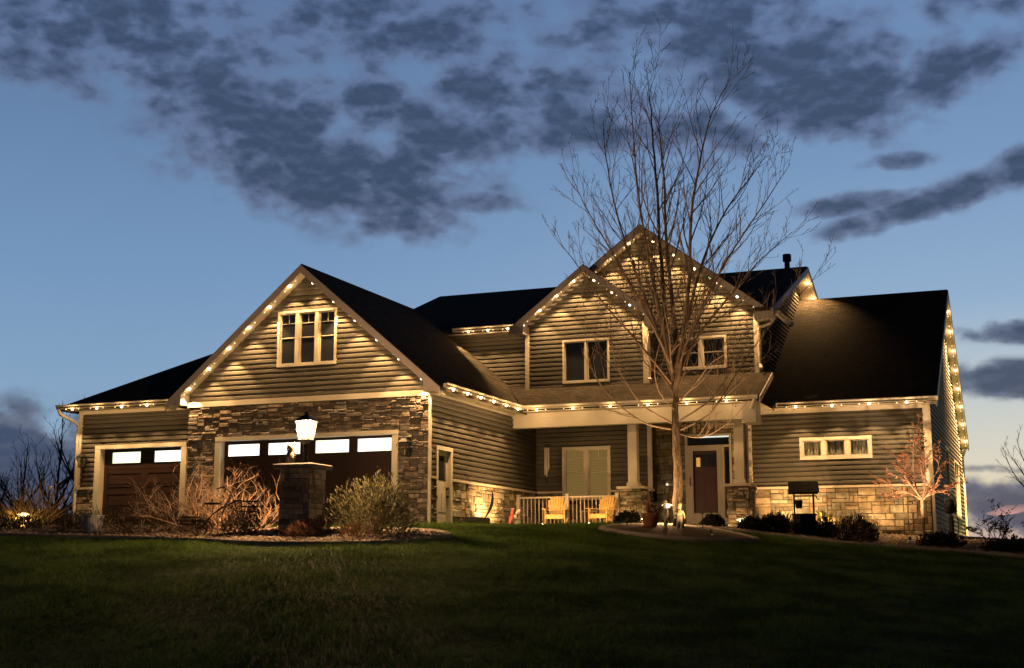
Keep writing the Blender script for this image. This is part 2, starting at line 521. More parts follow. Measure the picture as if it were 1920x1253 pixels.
def point(parent, loc, power, rad=.03, col=WARM):
    d = bpy.data.lights.new('point_light', 'POINT')
    d.energy = power; d.color = col; d.shadow_soft_size = rad
    o = bpy.data.objects.new('point_light', d)
    COL.objects.link(o); o.parent = parent; o.location = loc
    return o

# ------------------------------------------------------------------ ground
CP = np.array([[14.88, -14.58, -2.17], [13.4, -10.87, -1.52], [11.91, -7.15, -0.79], [10.43, -3.44, -0.34], [9.32, -0.65, -0.09], [12.01, -15.73, -2.22], [9.77, -12.32, -1.51], [7.54, -8.9, -0.7], [5.87, -6.34, -0.39], [4.2, -3.78, -0.16], [2.53, -1.21, -0.02], [9.75, -16.63, -2.22], [6.93, -13.46, -1.5], [4.11, -10.28, -0.88], [0.6, -6.29, -0.31], [-0.81, -4.7, -0.14], [18.27, -13.23, -2.23], [17.66, -9.16, -1.68], [16.9, -4.08, -1.08], [16.29, -0.02, -0.65], [15.82, 3.02, -0.42], [15.28, 6.58, -0.16], [20.13, -12.49, -2.28], [20.0, -8.23, -1.79], [19.83, -2.91, -1.26], [19.66, 2.41, -0.75], [19.56, 5.59, -0.52], [19.45, 8.78, -0.33], [13.38, -1.18, -0.46], [12.88, 0.77, -0.17], [12.36, 2.72, 0.0], [-3.5, 0.3, -0.0], [3, -0.3, 0.0], [6.9, 0, 0], [7.2, 3, 0.02], [10, 5, 0.05], [13, 7, 0.08], [16, 7, -0.15], [17.6, 7.4, -0.25], [17.7, 20, -0.05], [-4, 8, 0], [5, 14, 0], [12, 14, 0.0], [20.8, -29.4, -2.75], [12, -31, -2.7], [30, -28, -2.8], [20, -36, -2.85], [0, -30, -2.6], [-10, -20, -2.0], [40, -15, -2.3], [-20, 0, -0.4], [-15, 15, -0.1], [35, 5, -1.2], [30, 20, -0.6], [24, 12, -0.45], [-10, 35, 0], [20, 40, -0.4], [50, 30, -1.2], [-40, 30, -0.6]])
def _k(d2): return np.where(d2 > 0, .5 * d2 * np.log(d2 + 1e-12), 0)
_n = len(CP)
_A = np.zeros((_n + 3, _n + 3))
_A[:_n, :_n] = _k(((CP[:, None, :2] - CP[None, :, :2]) ** 2).sum(2)) + .3 * np.eye(_n)
_A[:_n, _n] = 1; _A[:_n, _n + 1:] = CP[:, :2]; _A[_n:, :_n] = _A[:_n, _n:].T
_s = np.linalg.solve(_A, np.r_[CP[:, 2], 0, 0, 0])
def Garr(x, y):
    x = np.asarray(x, float); y = np.asarray(y, float)
    out = _s[_n] + _s[_n + 1] * x + _s[_n + 2] * y
    for i in range(_n):
        out = out + _s[i] * _k((x - CP[i, 0]) ** 2 + (y - CP[i, 1]) ** 2)
    r_ = np.hypot(x - 10, y - 0)
    wgt = np.clip((r_ - 45) / 40, 0, 1)
    return out * (1 - wgt) + wgt * (-1.0)
def G(x, y): return float(Garr(x, y))

def grid_sheet(name, xs, ys, mt, dz=0.0, kind='structure', zf=None):
    X, Y = np.meshgrid(xs, ys)
    Z = (zf or Garr)(X, Y) + dz
    v = np.stack([X, Y, Z], -1).reshape(-1, 3)
    nx, ny = len(xs), len(ys)
    b = MB()
    b.v = [tuple(p) for p in v]
    for j in range(ny - 1):
        for i in range(nx - 1):
            b.f.append((j * nx + i, j * nx + i + 1, (j + 1) * nx + i + 1, (j + 1) * nx + i))
    b.uv = [None] * len(b.f); b.t = [None] * len(b.f)
    o = b.build(name, mt, smooth=True)
    return tag(o, kind=kind)
def axis(c, near, step, far):
    a = list(np.arange(c - near, c + near + .01, step))
    g = step; x = a[-1]; y = a[0]; hi_, lo = [], []
    while x < c + far:
        g *= 1.25; x += g; y -= g; hi_.append(x); lo.append(y)
    return np.array(lo[::-1] + a + hi_)
grid_sheet('lawn_ground', axis(12, 24, .4, 1500), axis(-2, 30, .4, 1500), 'soil')

def in_poly(x, y, poly):
    r_ = np.zeros(np.shape(x), bool)
    n = len(poly)
    for i in range(n):
        x1, y1 = poly[i]; x2, y2 = poly[(i + 1) % n]
        c = ((y1 > y) != (y2 > y)) & (x < (x2 - x1) * (y - y1) / (y2 - y1 + 1e-12) + x1)
        r_ ^= c
    return r_
def spline(pts, n=8, closed=True):
    out = []
    N = len(pts)
    rng = range(N) if closed else range(N - 1)
    for i in rng:
        if closed: p = [Vector((*pts[(i + k) % N], 0)) for k in (-1, 0, 1, 2)]
        else: p = [Vector((*pts[min(max(i + k, 0), N - 1)], 0)) for k in (-1, 0, 1, 2)]
        for k in range(n):
            t = k / n
            q = .5 * ((2 * p[1]) + (p[2] - p[0]) * t + (2 * p[0] - 5 * p[1] + 4 * p[2] - p[3]) * t * t + (3 * p[1] - p[0] - 3 * p[2] + p[3]) * t ** 3)
            out.append((q.x, q.y))
    if not closed: out.append(tuple(pts[-1]))
    return out
BED_C = spline([(-4.2, -4.6), (-2.0, -6.2), (0.4, -6.75), (3.9, -7.3), (6.0, -7.85), (7.7, -8.3), (9.3, -7.5), (9.95, -6.2), (9.7, -5.0), (8.5, -4.1), (6.0, -4.6), (3.0, -4.2), (0, -3.4), (-3.0, -3.0), (-4.6, -3.4)])
BED_T = spline([(11.35, -.35), (12.2, -1.0), (13.5, -.85), (14.6, .1), (14.2, .9), (13.2, 1.6), (12.2, 1.7), (11.4, .8)])
BED_R = spline([(12.6, 4.6), (13.1, 1.9), (14.35, 2.3), (16.2, 2.85), (18.1, 2.7), (20.2, 2.0), (24, .6), (27, 2.5), (25, 9), (20, 10.5), (18.0, 10.5), (17.75, 7.6), (13.2, 7.4)])
def bed_sheet(name, poly, mt, h=.05):
    b = MB()
    cx_, cy_ = np.mean([p[0] for p in poly]), np.mean([p[1] for p in poly])
    rings = 9
    n = len(poly)
    for k in range(rings + 1):
        f_ = k / rings
        for (x, y) in poly:
            X = cx_ + (x - cx_) * f_; Y = cy_ + (y - cy_) * f_
            b.v.append((X, Y, G(X, Y) + h * (1.0 - .3 * f_)))
    for k in range(rings):
        for i in range(n):
            j = (i + 1) % n
            b.f.append((k * n + i, k * n + j, (k + 1) * n + j, (k + 1) * n + i))
    b.uv = [None] * len(b.f); b.t = [None] * len(b.f)
    return tag(b.build(name, mt, smooth=True), kind='structure')
bed_sheet('gravel_bed', BED_C, 'gravelbed', .06)
bed_sheet('mulch_bed', BED_T, 'mulch', .08)
def strip_bed(name, poly, mt, h):
    # irregular bed: keep the grid cells whose centre lies inside
    xs = np.arange(min(p[0] for p in poly), max(p[0] for p in poly), .22)
    ys = np.arange(min(p[1] for p in poly), max(p[1] for p in poly), .22)
    b = MB()
    Z = Garr(*np.meshgrid(xs, ys)) + h
    idx = {}
    C_ = in_poly(*np.meshgrid(xs[:-1] + .11, ys[:-1] + .11), poly)
    for j in range(len(ys) - 1):
        for i in range(len(xs) - 1):
            if C_[j, i]:
                q = []
                for a, c in ((i, j), (i + 1, j), (i + 1, j + 1), (i, j + 1)):
                    if (a, c) not in idx:
                        idx[(a, c)] = len(b.v); b.v.append((xs[a], ys[c], Z[c, a]))
                    q.append(idx[(a, c)])
                b.f.append(tuple(q)); b.uv.append(None); b.t.append(None)
    return tag(b.build(name, mt, smooth=True), kind='structure')
strip_bed('planting_bed', BED_R, 'gravelbed', .05)
def edging(path, label, wd=.20, ht=.075):
    b = MB()
    rows = []
    for i, (x, y) in enumerate(path):
        a = Vector(path[max(i - 1, 0)]); c = Vector(path[min(i + 1, len(path) - 1)])
        d = (c - a).normalized(); nrm = Vector((-d.y, d.x))
        z = G(x, y)
        p, q = Vector((x, y)) + nrm * wd / 2, Vector((x, y)) - nrm * wd / 2
        rows.append([(p.x, p.y, z - .1), (p.x, p.y, z + ht * .45), (x + nrm.x * wd * .3, y + nrm.y * wd * .3, z + ht), (x - nrm.x * wd * .3, y - nrm.y * wd * .3, z + ht), (q.x, q.y, z + ht * .45), (q.x, q.y, z - .1)])
    for r0, r1 in zip(rows[:-1], rows[1:]):
        for k in range(5): b.face([r0[k], r0[k + 1], r1[k + 1], r1[k]])
    return tag(b.build('bed_edging', 'edging'), label, 'edging')
edging(BED_C + BED_C[:1], 'curved concrete edging round the gravel bed with the lamp pillar')
edging(BED_T + BED_T[:1], 'concrete edging round the mulch bed of the large bare tree')
edging(spline([(13.0, 1.2), (14.35, 2.25), (16.2, 2.82), (18.1, 2.66), (20.2, 1.95), (24, .55)], closed=False), 'long concrete edging along the shrub bed below the well')

def pebbles(name, poly, n, label=None):
    xs0, xs1 = min(p[0] for p in poly), max(p[0] for p in poly)
    ys0, ys1 = min(p[1] for p in poly), max(p[1] for p in poly)
    x = nrg.uniform(xs0, xs1, n * 3); y = nrg.uniform(ys0, ys1, n * 3)
    ok = in_poly(x, y, poly)
    x, y = x[ok][:n], y[ok][:n]
    z = Garr(x, y) + .05
    b = MB()
    base = [(1, 0, 0), (0, 1, 0), (-1, 0, 0), (0, -1, 0), (0, 0, 1), (0, 0, -1), (.6, .6, .5), (-.6, .6, .5), (-.6, -.6, .5), (.6, -.6, .5)]
    fs = [(0, 6, 4, 9), (1, 7, 4, 6), (2, 8, 4, 7), (3, 9, 4, 8), (0, 1, 6), (1, 2, 7), (2, 3, 8), (3, 0, 9)]
    for i in range(len(x)):
        s_ = nrg.uniform(.018, .05); a = nrg.uniform(0, 6.28); c_, n_ = math.cos(a), math.sin(a); e = nrg.uniform(.6, 1.0)
        i0 = len(b.v)
        for (p, q, r_) in base:
            p, q = p * s_, q * s_ * e
            b.v.append((x[i] + p * c_ - q * n_, y[i] + p * n_ + q * c_, z[i] + r_ * s_ * .6))
        t = nrg.uniform(.45, 1.35); tt = (t, t * nrg.uniform(.9, 1.05), t * nrg.uniform(.8, 1.05))
        for f_ in fs:
            b.f.append(tuple(i0 + k for k in f_)); b.uv.append(None); b.t.append(tt)
    return tag(b.build(name, 'gravel', smooth=True), kind='stuff')
pebbles('gravel', BED_C, 9000)
pebbles('gravel', BED_R, 5000)

def grass():
    n = 230000
    x = nrg.uniform(-6, 27, n * 2); y = nrg.uniform(-17, 6.0, n * 2)
    dd = (x - CAM.x) * -.3712 + (y - CAM.y) * .9285
    lat = (x - CAM.x) * .9285 + (y - CAM.y) * .3712
    ok = (dd > 14.5) & (np.abs(lat) < dd * .40 + .5)
    for pl in (BED_C, BED_T, BED_R): ok &= ~in_poly(x, y, pl)
    ok &= ~((x > -4.2) & (x < 7.2) & (y > -1.5)) & ~((x > 7) & (x < 13.2) & (y > 3.9))
    x, y = x[ok][:n], y[ok][:n]
    k = len(x)
    z = Garr(x, y) - .005
    h = nrg.uniform(.035, .085, k) * (1 + .4 * np.sin(x * 1.7 + 2 * np.sin(y * .9)) * np.sin(y * 1.3))
    h *= np.where(nrg.random(k) < .05, 1.7, 1.0)
    a = nrg.uniform(0, 2 * np.pi, k); wd = nrg.uniform(.005, .010, k)
    le = nrg.normal(0, .6, (k, 2)) * h[:, None]
    v = np.zeros((k, 3, 3))
    v[:, 0] = np.stack([x - np.cos(a) * wd, y - np.sin(a) * wd, z], 1)
    v[:, 1] = np.stack([x + np.cos(a) * wd, y + np.sin(a) * wd, z], 1)
    v[:, 2] = np.stack([x + le[:, 0], y + le[:, 1], z + h], 1)
    me = bpy.data.meshes.new('grass')
    me.vertices.add(3 * k); me.loops.add(3 * k); me.polygons.add(k)
    me.vertices.foreach_set('co', v.ravel())
    me.loops.foreach_set('vertex_index', np.arange(3 * k, dtype=np.int32))
    me.polygons.foreach_set('loop_start', np.arange(0, 3 * k, 3, dtype=np.int32))
    me.update(); me.validate()
    me.materials.append(M['grass'])
    o = bpy.data.objects.new('grass', me); COL.objects.link(o)
    tag(o, kind='stuff')
grass()

# ------------------------------------------------------------------ the house
house = thing('house', 'two storey house with tan lap siding, stone base, dark shingle gables and glowing eave lights', 'house', (6.9, 8, 0))
HOFF = Vector((-6.9, -8, 0))
def hp(b, name, mt, parent=None, **k):
    o = b.build(name, mt, parent or house, **k)
    if parent is None: o.location = HOFF
    return o
class Fr:                                         # wall frame: u along the wall, z up, off = outwards
    def __init__(s, o, u, n): s.o, s.u, s.nn = Vector(o), Vector(u), Vector(n)
    def p(s, u, z, off=0.0): return s.o + s.u * u + s.nn * off + Vector((0, 0, z))
    def box(s, b, u0, u1, z0, z1, o0, o1, tint=None):
        a = [s.p(u0, z0, o1), s.p(u1, z0, o1), s.p(u1, z1, o1), s.p(u0, z1, o1)]
        c = [s.p(u0, z0, o0), s.p(u1, z0, o0), s.p(u1, z1, o0), s.p(u0, z1, o0)]
        b.hexa(a, c, tint)
def front(y): return Fr((0, y, 0), (1, 0, 0), (0, -1, 0))
def right(x): return Fr((x, 0, 0), (0, 1, 0), (1, 0, 0))
def span(poly, z):
    us = []
    n = len(poly)
    for i in range(n):
        (u1, z1), (u2, z2) = poly[i], poly[(i + 1) % n]
        if (z1 - z) * (z2 - z) <= 0:
            if abs(z1 - z2) < 1e-9: us += [u1, u2]
            else: us.append(u1 + (u2 - u1) * (z - z1) / (z2 - z1))
    return (min(us), max(us)) if us else None
def siding(b, F, poly, holes=(), h=.127, z_ref=None):
    zs = [p[1] for p in poly]
    z0, z1 = min(zs), max(zs)
    k = z0 if z_ref is None else z_ref + math.floor((z0 - z_ref) / h) * h
    while k < z1 - .002:
        prof = [(k, .034), (k + .50 * h, .031), (k + .70 * h, .002), (k + h, .001)]
        rk = random.Random(int(k * 1000) + int(F.o.x * 10 + F.o.y * 7)); j0 = rk.uniform(-3, 0)
        segs = [(k, .001, k + 1e-6, .034)] + [(prof[i][0], prof[i][1], prof[i + 1][0], prof[i + 1][1]) for i in range(3)]
        for za, oa, zb, ob in segs:
            a_, b_ = max(za, z0 + 1e-5), min(zb, z1 - 1e-5)
            if b_ < a_: continue
            sa, sb = span(poly, a_), span(poly, b_)
            if not sa or not sb: continue
            iv = [(sa[0], sa[1], sb[0], sb[1])]
            zm = (a_ + b_) / 2
            for (h0, h1, g0, g1) in holes:
                if g0 < zm < g1:
                    nv = []
                    for (p0, p1, q0, q1) in iv:
                        if p1 <= h0 or p0 >= h1: nv.append((p0, p1, q0, q1)); continue
                        if p0 < h0: nv.append((p0, h0, q0, h0))
                        if p1 > h1: nv.append((h1, p1, h1, q1))
                    iv = nv
            for (p0, p1, q0, q1) in iv:
                # boards about 3.6 m long, each a shade of its own, butted with a hairline lap
                cuts = [p0] + [j0 + 3.66 * n_ for n_ in range(-3, 9) if p0 + .15 < j0 + 3.66 * n_ < p1 - .15 and q0 + .15 < j0 + 3.66 * n_ < q1 - .15] + [p1]
                for n_ in range(len(cuts) - 1):
                    c0, c1 = cuts[n_], cuts[n_ + 1]
                    t_ = .90 + .2 * ((math.sin((k * 31.7 + c0 * 0 + n_ * 5.3 + F.o.y) * 12.9) * 43758.5) % 1.0)
                    e0, e1 = (q0 if n_ == 0 else c0), (q1 if n_ == len(cuts) - 2 else c1)
                    dd_ = .0022 * (n_ % 2)
                    b.face([F.p(c0, a_, oa + dd_), F.p(c1, a_, oa + dd_), F.p(e1, b_, ob + dd_), F.p(e0, b_, ob + dd_)], tint=(t_, t_, t_))
        k += h
def stones(b, F, u0, u1, z0, z1, holes=(), cw=.10, ch=.05, wr=(1, 5), hr=(1, 2), pro=(.015, .055), seed=1, gap=.006):
    r_ = random.Random(seed)
    nx, nz_ = max(1, round((u1 - u0) / cw)), max(1, round((z1 - z0) / ch))
    cw, ch = (u1 - u0) / nx, (z1 - z0) / nz_
    used = [[False] * nx for _ in range(nz_)]
    zj = [z0 + j * ch + (r_.uniform(-.22, .22) * ch if 0 < j < nz_ else 0) for j in range(nz_ + 1)]
    for j in range(nz_):
        for i in range(nx):
            if used[j][i]: continue
            ww = r_.randint(*wr); hh = r_.randint(*hr)
            k = 0
            while k < ww and i + k < nx and not used[j][i + k]: k += 1
            ww = k
            hh = min(hh, nz_ - j)
            for jj in range(j, j + hh):
                for ii in range(i, i + ww): used[jj][ii] = True
            a0, a1, c0, c1 = u0 + i * cw, u0 + (i + ww) * cw, zj[j], zj[j + hh]
            cut = False
            for (h0, h1, g0, g1) in holes:
                if a1 > h0 + .01 and a0 < h1 - .01 and c1 > g0 + .01 and c0 < g1 - .01:
                    # trim to the side of the opening that leaves most
                    opts = [(a0, min(a1, h0), c0, c1), (max(a0, h1), a1, c0, c1), (a0, a1, max(c0, g1), c1)]
                    opts = [o for o in opts if o[1] - o[0] > .015 and o[3] - o[2] > .015]
                    if not opts: cut = True; break
                    a0, a1, c0, c1 = max(opts, key=lambda o: (o[1] - o[0]) * (o[3] - o[2]))
            if cut: continue
            o = r_.uniform(*pro)
            g = gap
            e = min(.014, (c1 - c0) * .22, (a1 - a0) * .25)
            j4 = [(r_.uniform(-.25, .25) * e, r_.uniform(-.25, .25) * e, r_.uniform(-.3, .3) * .014) for _ in range(4)]
            t = r_.uniform(.48, 1.35); warm = r_.uniform(.86, 1.10)
            tt = (t * warm, t, t / warm * .97)
            bk = [(a0 + g, c0 + g), (a1 - g, c0 + g), (a1 - g, c1 - g), (a0 + g, c1 - g)]
            ft = [(a0 + g + e, c0 + g + e), (a1 - g - e, c0 + g + e), (a1 - g - e, c1 - g - e), (a0 + g + e, c1 - g - e)]
            B = [F.p(u, z, 0) for u, z in bk]
            Mi = [F.p(u, z, o * .72) for u, z in bk]
            Ft = [F.p(u + d[0], z + d[1], o + d[2]) for (u, z), d in zip(ft, j4)]
            for q in range(4):
                q2 = (q + 1) % 4
                b.face([B[q], B[q2], Mi[q2], Mi[q]], tint=tt); b.face([Mi[q], Mi[q2], Ft[q2], Ft[q]], tint=tt)
            b.face(Ft, tint=tt)
def roof_plane(pts, th=.10, name='roof'):
    # top face wound counter-clockwise seen from above, first edge along the eave; uv in metres
    P = [Vector(p) for p in pts]
    uax = (P[1] - P[0]).normalized()
    nrm = (P[1] - P[0]).cross(P[2] - P[0]).normalized()
    vax = nrm.cross(uax)
    b = MB()
    uv = [((p - P[0]).dot(uax), (p - P[0]).dot(vax)) for p in P]
    b.face(P, uv=uv)
    Q = [p - Vector((0, 0, th)) for p in P]
    b.face(list(reversed(Q)), uv=list(reversed(uv)))
    for i in range(len(P)):
        j = (i + 1) % len(P)
        b.face([P[i], Q[i], Q[j], P[j]], uv=[(0, 0), (0, .1), (1, .1), (1, 0)])
    return hp(b, name, 'shingle')
def chevron(b, Pf, hm, hw0, hw1, za, s, drop, thick, n0, n1):
    """band following a gable: Pf(h, z, n); from drop to drop+thick below the roof line"""
    def zz(h): return za - s * abs(h - hm)
    for h0, h1 in ((hm - hw0, hm), (hm, hm + hw1)):
        if b is None: continue
        a = [Pf(h0, zz(h0) - drop - thick, n1), Pf(h1, zz(h1) - drop - thick, n1), Pf(h1, zz(h1) - drop, n1), Pf(h0, zz(h0) - drop, n1)]
        c = [Pf(h0, zz(h0) - drop - thick, n0), Pf(h1, zz(h1) - drop - thick, n0), Pf(h1, zz(h1) - drop, n0), Pf(h0, zz(h0) - drop, n0)]
        b.hexa(a, c)
def window(F, u0, u1, z0, z1, panes, casing=.07, mull=.08, mid=False, grid=False, glass='glass', mt='trim', rec=.05, label=None):
    b = MB()
    F.box(b, u0, u1, z1 - casing, z1, -.06, .040)
    F.box(b, u0, u1, z0, z0 + casing, -.06, .045)
    F.box(b, u0, u0 + casing, z0 + casing, z1 - casing, -.06, .040)
    F.box(b, u1 - casing, u1, z0 + casing, z1 - casing, -.06, .040)
    iw = (u1 - u0 - 2 * casing - mull * (panes - 1)) / panes
    cells = []
    for k in range(panes):
        a = u0 + casing + k * (iw + mull)
        cells.append((a, a + iw))
        if k: F.box(b, a - mull, a, z0 + casing, z1 - casing, -.06, .034)
    zi0, zi1 = z0 + casing, z1 - casing
    for (a, c) in cells:
        # sash
        sw = .03
        F.box(b, a, a + sw, zi0, zi1, -.06, .006); F.box(b, c - sw, c, zi0, zi1, -.06, .006)
        F.box(b, a + sw, c - sw, zi0, zi0 + sw, -.06, .006); F.box(b, a + sw, c - sw, zi1 - sw, zi1, -.06, .006)
        if mid:
            zm = zi0 + (zi1 - zi0) * .52
            F.box(b, a + sw, c - sw, zm - .011, zm + .011, -.05, -.018)
        if grid:
            zg = zi0 + (zi1 - zi0) * .80
            F.box(b, a + sw, c - sw, zg - .005, zg + .005, -.049, -.030)
            um = (a + c) / 2
            F.box(b, um - .005, um + .005, zg + .005, zi1 - sw, -.049, -.030)
    o = hp(b, 'window', mt)
    if label: o['label'] = label
    for (a, c) in cells:
        g = MB()
        g.face([F.p(a + .03, zi0 + .03, -rec), F.p(c - .03, zi0 + .03, -rec), F.p(c - .03, zi1 - .03, -rec), F.p(a + .03, zi1 - .03, -rec)])
        pn = g.build('pane', glass, o)
    return o

Fg, Fl, Fw, Fp, Fd = front(0), front(.55), front(7.467), front(7.1), front(7.46)
F1, F2 = front(6.373), front(6.74)
Xs, Xw, X2 = right(6.935), right(17.745), right(13.49)
# ---- siding
ZC = 1.155
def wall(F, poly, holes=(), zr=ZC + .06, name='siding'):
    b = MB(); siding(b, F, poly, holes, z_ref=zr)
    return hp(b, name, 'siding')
GS = .85                                     # garage roof slope
def zg(x): return 6.53 - GS * abs(x - 3.52)
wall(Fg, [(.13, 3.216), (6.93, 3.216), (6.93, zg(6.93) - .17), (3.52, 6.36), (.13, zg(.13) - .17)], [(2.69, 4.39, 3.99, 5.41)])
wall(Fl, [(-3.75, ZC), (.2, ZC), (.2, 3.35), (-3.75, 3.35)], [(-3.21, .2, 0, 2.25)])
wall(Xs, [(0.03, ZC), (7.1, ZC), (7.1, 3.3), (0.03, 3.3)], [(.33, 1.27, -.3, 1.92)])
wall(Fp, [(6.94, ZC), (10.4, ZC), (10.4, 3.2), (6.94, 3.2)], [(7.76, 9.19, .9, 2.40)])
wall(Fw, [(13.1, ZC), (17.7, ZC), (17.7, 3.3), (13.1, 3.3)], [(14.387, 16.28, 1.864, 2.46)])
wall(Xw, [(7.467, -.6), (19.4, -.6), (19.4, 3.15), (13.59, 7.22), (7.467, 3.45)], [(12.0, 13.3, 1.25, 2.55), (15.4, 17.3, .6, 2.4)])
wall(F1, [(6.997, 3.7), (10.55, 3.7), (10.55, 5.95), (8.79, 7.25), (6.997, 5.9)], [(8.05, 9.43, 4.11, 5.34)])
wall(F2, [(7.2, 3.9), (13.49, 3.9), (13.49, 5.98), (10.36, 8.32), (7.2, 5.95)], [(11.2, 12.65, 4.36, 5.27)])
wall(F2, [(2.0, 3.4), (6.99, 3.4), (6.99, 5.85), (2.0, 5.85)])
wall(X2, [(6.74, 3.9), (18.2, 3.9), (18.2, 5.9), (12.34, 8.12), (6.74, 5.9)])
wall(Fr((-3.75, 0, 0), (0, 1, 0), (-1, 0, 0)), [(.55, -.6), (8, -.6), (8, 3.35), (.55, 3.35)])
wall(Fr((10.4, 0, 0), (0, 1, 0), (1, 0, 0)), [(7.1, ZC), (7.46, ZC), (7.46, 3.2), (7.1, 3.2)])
# ---- stone
def stone_wall(F, u0, u1, z0, z1, holes, mt, seed, **k):
    b = MB(); stones(b, F, u0, u1, z0, z1, holes, seed=seed, **k)
    o = hp(b, 'stone_facing', mt)
    # mortar bed behind the stones, cut round the openings
    ds = sorted(set([u0, u1] + [h[0] for h in holes] + [h[1] for h in holes]))
    for a, c in zip(ds[:-1], ds[1:]):
        mid_ = (a + c) / 2
        top = [h for h in holes if h[0] < mid_ < h[1]]
        zz0 = top[0][3] if top else z0
        if z1 - zz0 > .01 and u0 <= a and c <= u1:
            g = MB(); g.face([F.p(a, zz0, .004), F.p(c, zz0, .004), F.p(c, z1, .004), F.p(a, z1, .004)])
            g.build('mortar', 'mortar', o)
LED = dict(cw=.072, ch=.036, wr=(2, 6), hr=(1, 3), pro=(.012, .085))
ASH = dict(cw=.115, ch=.095, wr=(1, 4), hr=(1, 2), pro=(.015, .06), gap=.008)
stone_wall(Fg, .124, 6.94, -.35, 3.083, [(.915, 6.08, -.5, 2.262)], 'ledge', 3, **LED)
stone_wall(Fl, -3.75, -3.21, -.35, 1.12, [], 'ashlar', 4, **ASH)
stone_wall(Xs, 0.0, .34, -.35, 1.12, [], 'ledge', 5, **LED)
stone_wall(Xs, 1.26, 7.1, -.35, 1.10, [], 'ashlar', 6, **ASH)
stone_wall(Fp, 6.94, 10.4, -.1, 1.10, [(7.76, 9.19, .9, 1.3)], 'ledge', 7, **LED)
stone_wall(Fd, 10.4, 13.1, -.1, 3.15, [(11.24, 12.54, -.5, 2.66)], 'ashlar', 8, **ASH)
stone_wall(Fw, 13.1, 17.7, -.6, 1.10, [], 'ashlar', 9, **ASH)
for F, u0, u1 in ((Fl, -3.78, -3.2), (Xs, 0.0, .335), (Xs, 1.27, 7.05), (Fp, 7.03, 7.755), (Fp, 9.195, 10.45), (Fw, 13.0, 17.74)):
    b = MB(); Fr.box(F, b, u0, u1, 1.105, 1.165, 0, .085); hp(b, 'stone_cap', 'cap')
for pl in ([(-3.7, 18.15, -.6), (13.4, 18.15, -.6), (13.4, 18.15, 5.8), (-3.7, 18.15, 5.8)], [(13.4, 19.2, -.6), (17.6, 19.2, -.6), (17.6, 19.2, 3.0), (13.4, 19.2, 3.0)], [(7.0, 8.4, -.4), (17.6, 8.4, -.4), (17.6, 8.4, 4.1), (7.0, 8.4, 4.1)],
           [(1.9, 6.9, 3.4), (1.9, 18.1, 3.4), (1.9, 18.1, 5.9), (1.9, 12.3, 8.1), (1.9, 6.9, 5.9)], [(-3.7, .7, 3.2), (17.6, .7, 3.2), (17.6, .701, 3.2), (-3.7, .701, 3.2)]):
    b = MB(); b.face(pl); hp(b, 'inner_wall', 'room')
# ---- trim boards
b = MB(); Fr.box(Fg, b, .10, 6.96, 3.083, 3.216, -.02, .07); hp(b, 'trim_band', 'trim')
for F, u0, u1, z0, z1 in ((Fl, -3.80, -3.68, 1.165, 3.24), (Xw, 7.42, 7.55, -.5, 3.3), (Xw, 19.3, 19.42, -.6, 3.1), (Fw, 17.60, 17.745, 1.165, 3.26),
                          (Fw, 12.99, 13.10, 1.165, 3.2), (F1, 6.93, 7.045, 4.0, 5.75), (F1, 10.40, 10.555, 3.98, 5.75), (F2, 13.40, 13.53, 4.15, 5.8), (X2, 6.70, 6.82, 4.1, 5.8),
                          (Fp, 10.27, 10.40, 1.165, 3.15)):
    b = MB(); Fr.box(F, b, u0, u1, z0, z1, -.02, .050); hp(b, 'corner_trim', 'trim')
b = MB()
b.box(6.93, 7.0, -.05, .0, .0, 3.083)                                    # corner of the stone front
hp(b, 'corner_trim', 'trim')
# ---- roofs
def ridge_y(xa, xm_, xb, y0, y1, za, s):     # ridge runs along y
    zl, zr_ = za - s * (xm_ - xa), za - s * (xb - xm_)
    roof_plane([(xb, y0, zr_), (xb, y1, zr_), (xm_, y1, za), (xm_, y0, za)])
    roof_plane([(xa, y1, zl), (xa, y0, zl), (xm_, y0, za), (xm_, y1, za)])
ridge_y(-.36, 3.52, 7.37, -.36, 12.0, 6.53, GS)
ridge_y(6.57, 8.79, 11.02, 6.02, 10.6, 7.42, .755)
z2 = lambda x: 8.50 - .749 * abs(x - 10.36)
roof_plane([(14.02, 6.36, z2(14.02)), (13.99, 6.46, z2(13.99)), (10.36, 13.05, 8.50), (10.36, 6.36, 8.50)])
roof_plane([(6.72, 6.46, z2(6.72)), (6.72, 6.36, z2(6.72)), (10.36, 6.36, 8.50), (10.36, 13.05, 8.50)])
roof_plane([(-4.16, .08, 3.30), (1.0, .08, 3.30), (1.0, 4.1, 5.70), (-.14, 4.1, 5.70)])
roof_plane([(-4.16, 8.1, 3.30), (-4.16, .08, 3.30), (-.14, 4.1, 5.70)])
roof_plane([(7.36, 4.95, 3.34), (13.84, 4.95, 3.34), (13.84, 6.76, 4.21), (6.25, 6.76, 4.21)])
zm = lambda y: 5.88 + (y - 6.33) * 2.36 / 6.01
roof_plane([(1.46, 6.33, 5.88), (6.66, 6.33, 5.88), (6.66, 12.34, 8.24), (1.46, 12.34, 8.24)])
roof_plane([(6.66, 6.80, zm(6.80)), (13.97, 6.80, zm(6.80)), (13.97, 12.34, 8.24), (6.66, 12.34, 8.24)])
roof_plane([(13.52, 6.33, 5.88), (13.97, 6.33, 5.88), (13.97, 6.80, zm(6.80)), (13.52, 6.80, zm(6.80))])
roof_plane([(13.97, 18.35, 5.88), (1.46, 18.35, 5.88), (1.46, 12.34, 8.24), (13.97, 12.34, 8.24)])
roof_plane([(13.3, 6.95, 3.34), (17.99, 6.95, 3.34), (17.99, 13.4, 7.40), (13.3, 13.4, 7.40)])
roof_plane([(17.99, 19.3, 3.20), (13.3, 19.3, 3.20), (13.3, 13.4, 7.40), (17.99, 13.4, 7.40)])
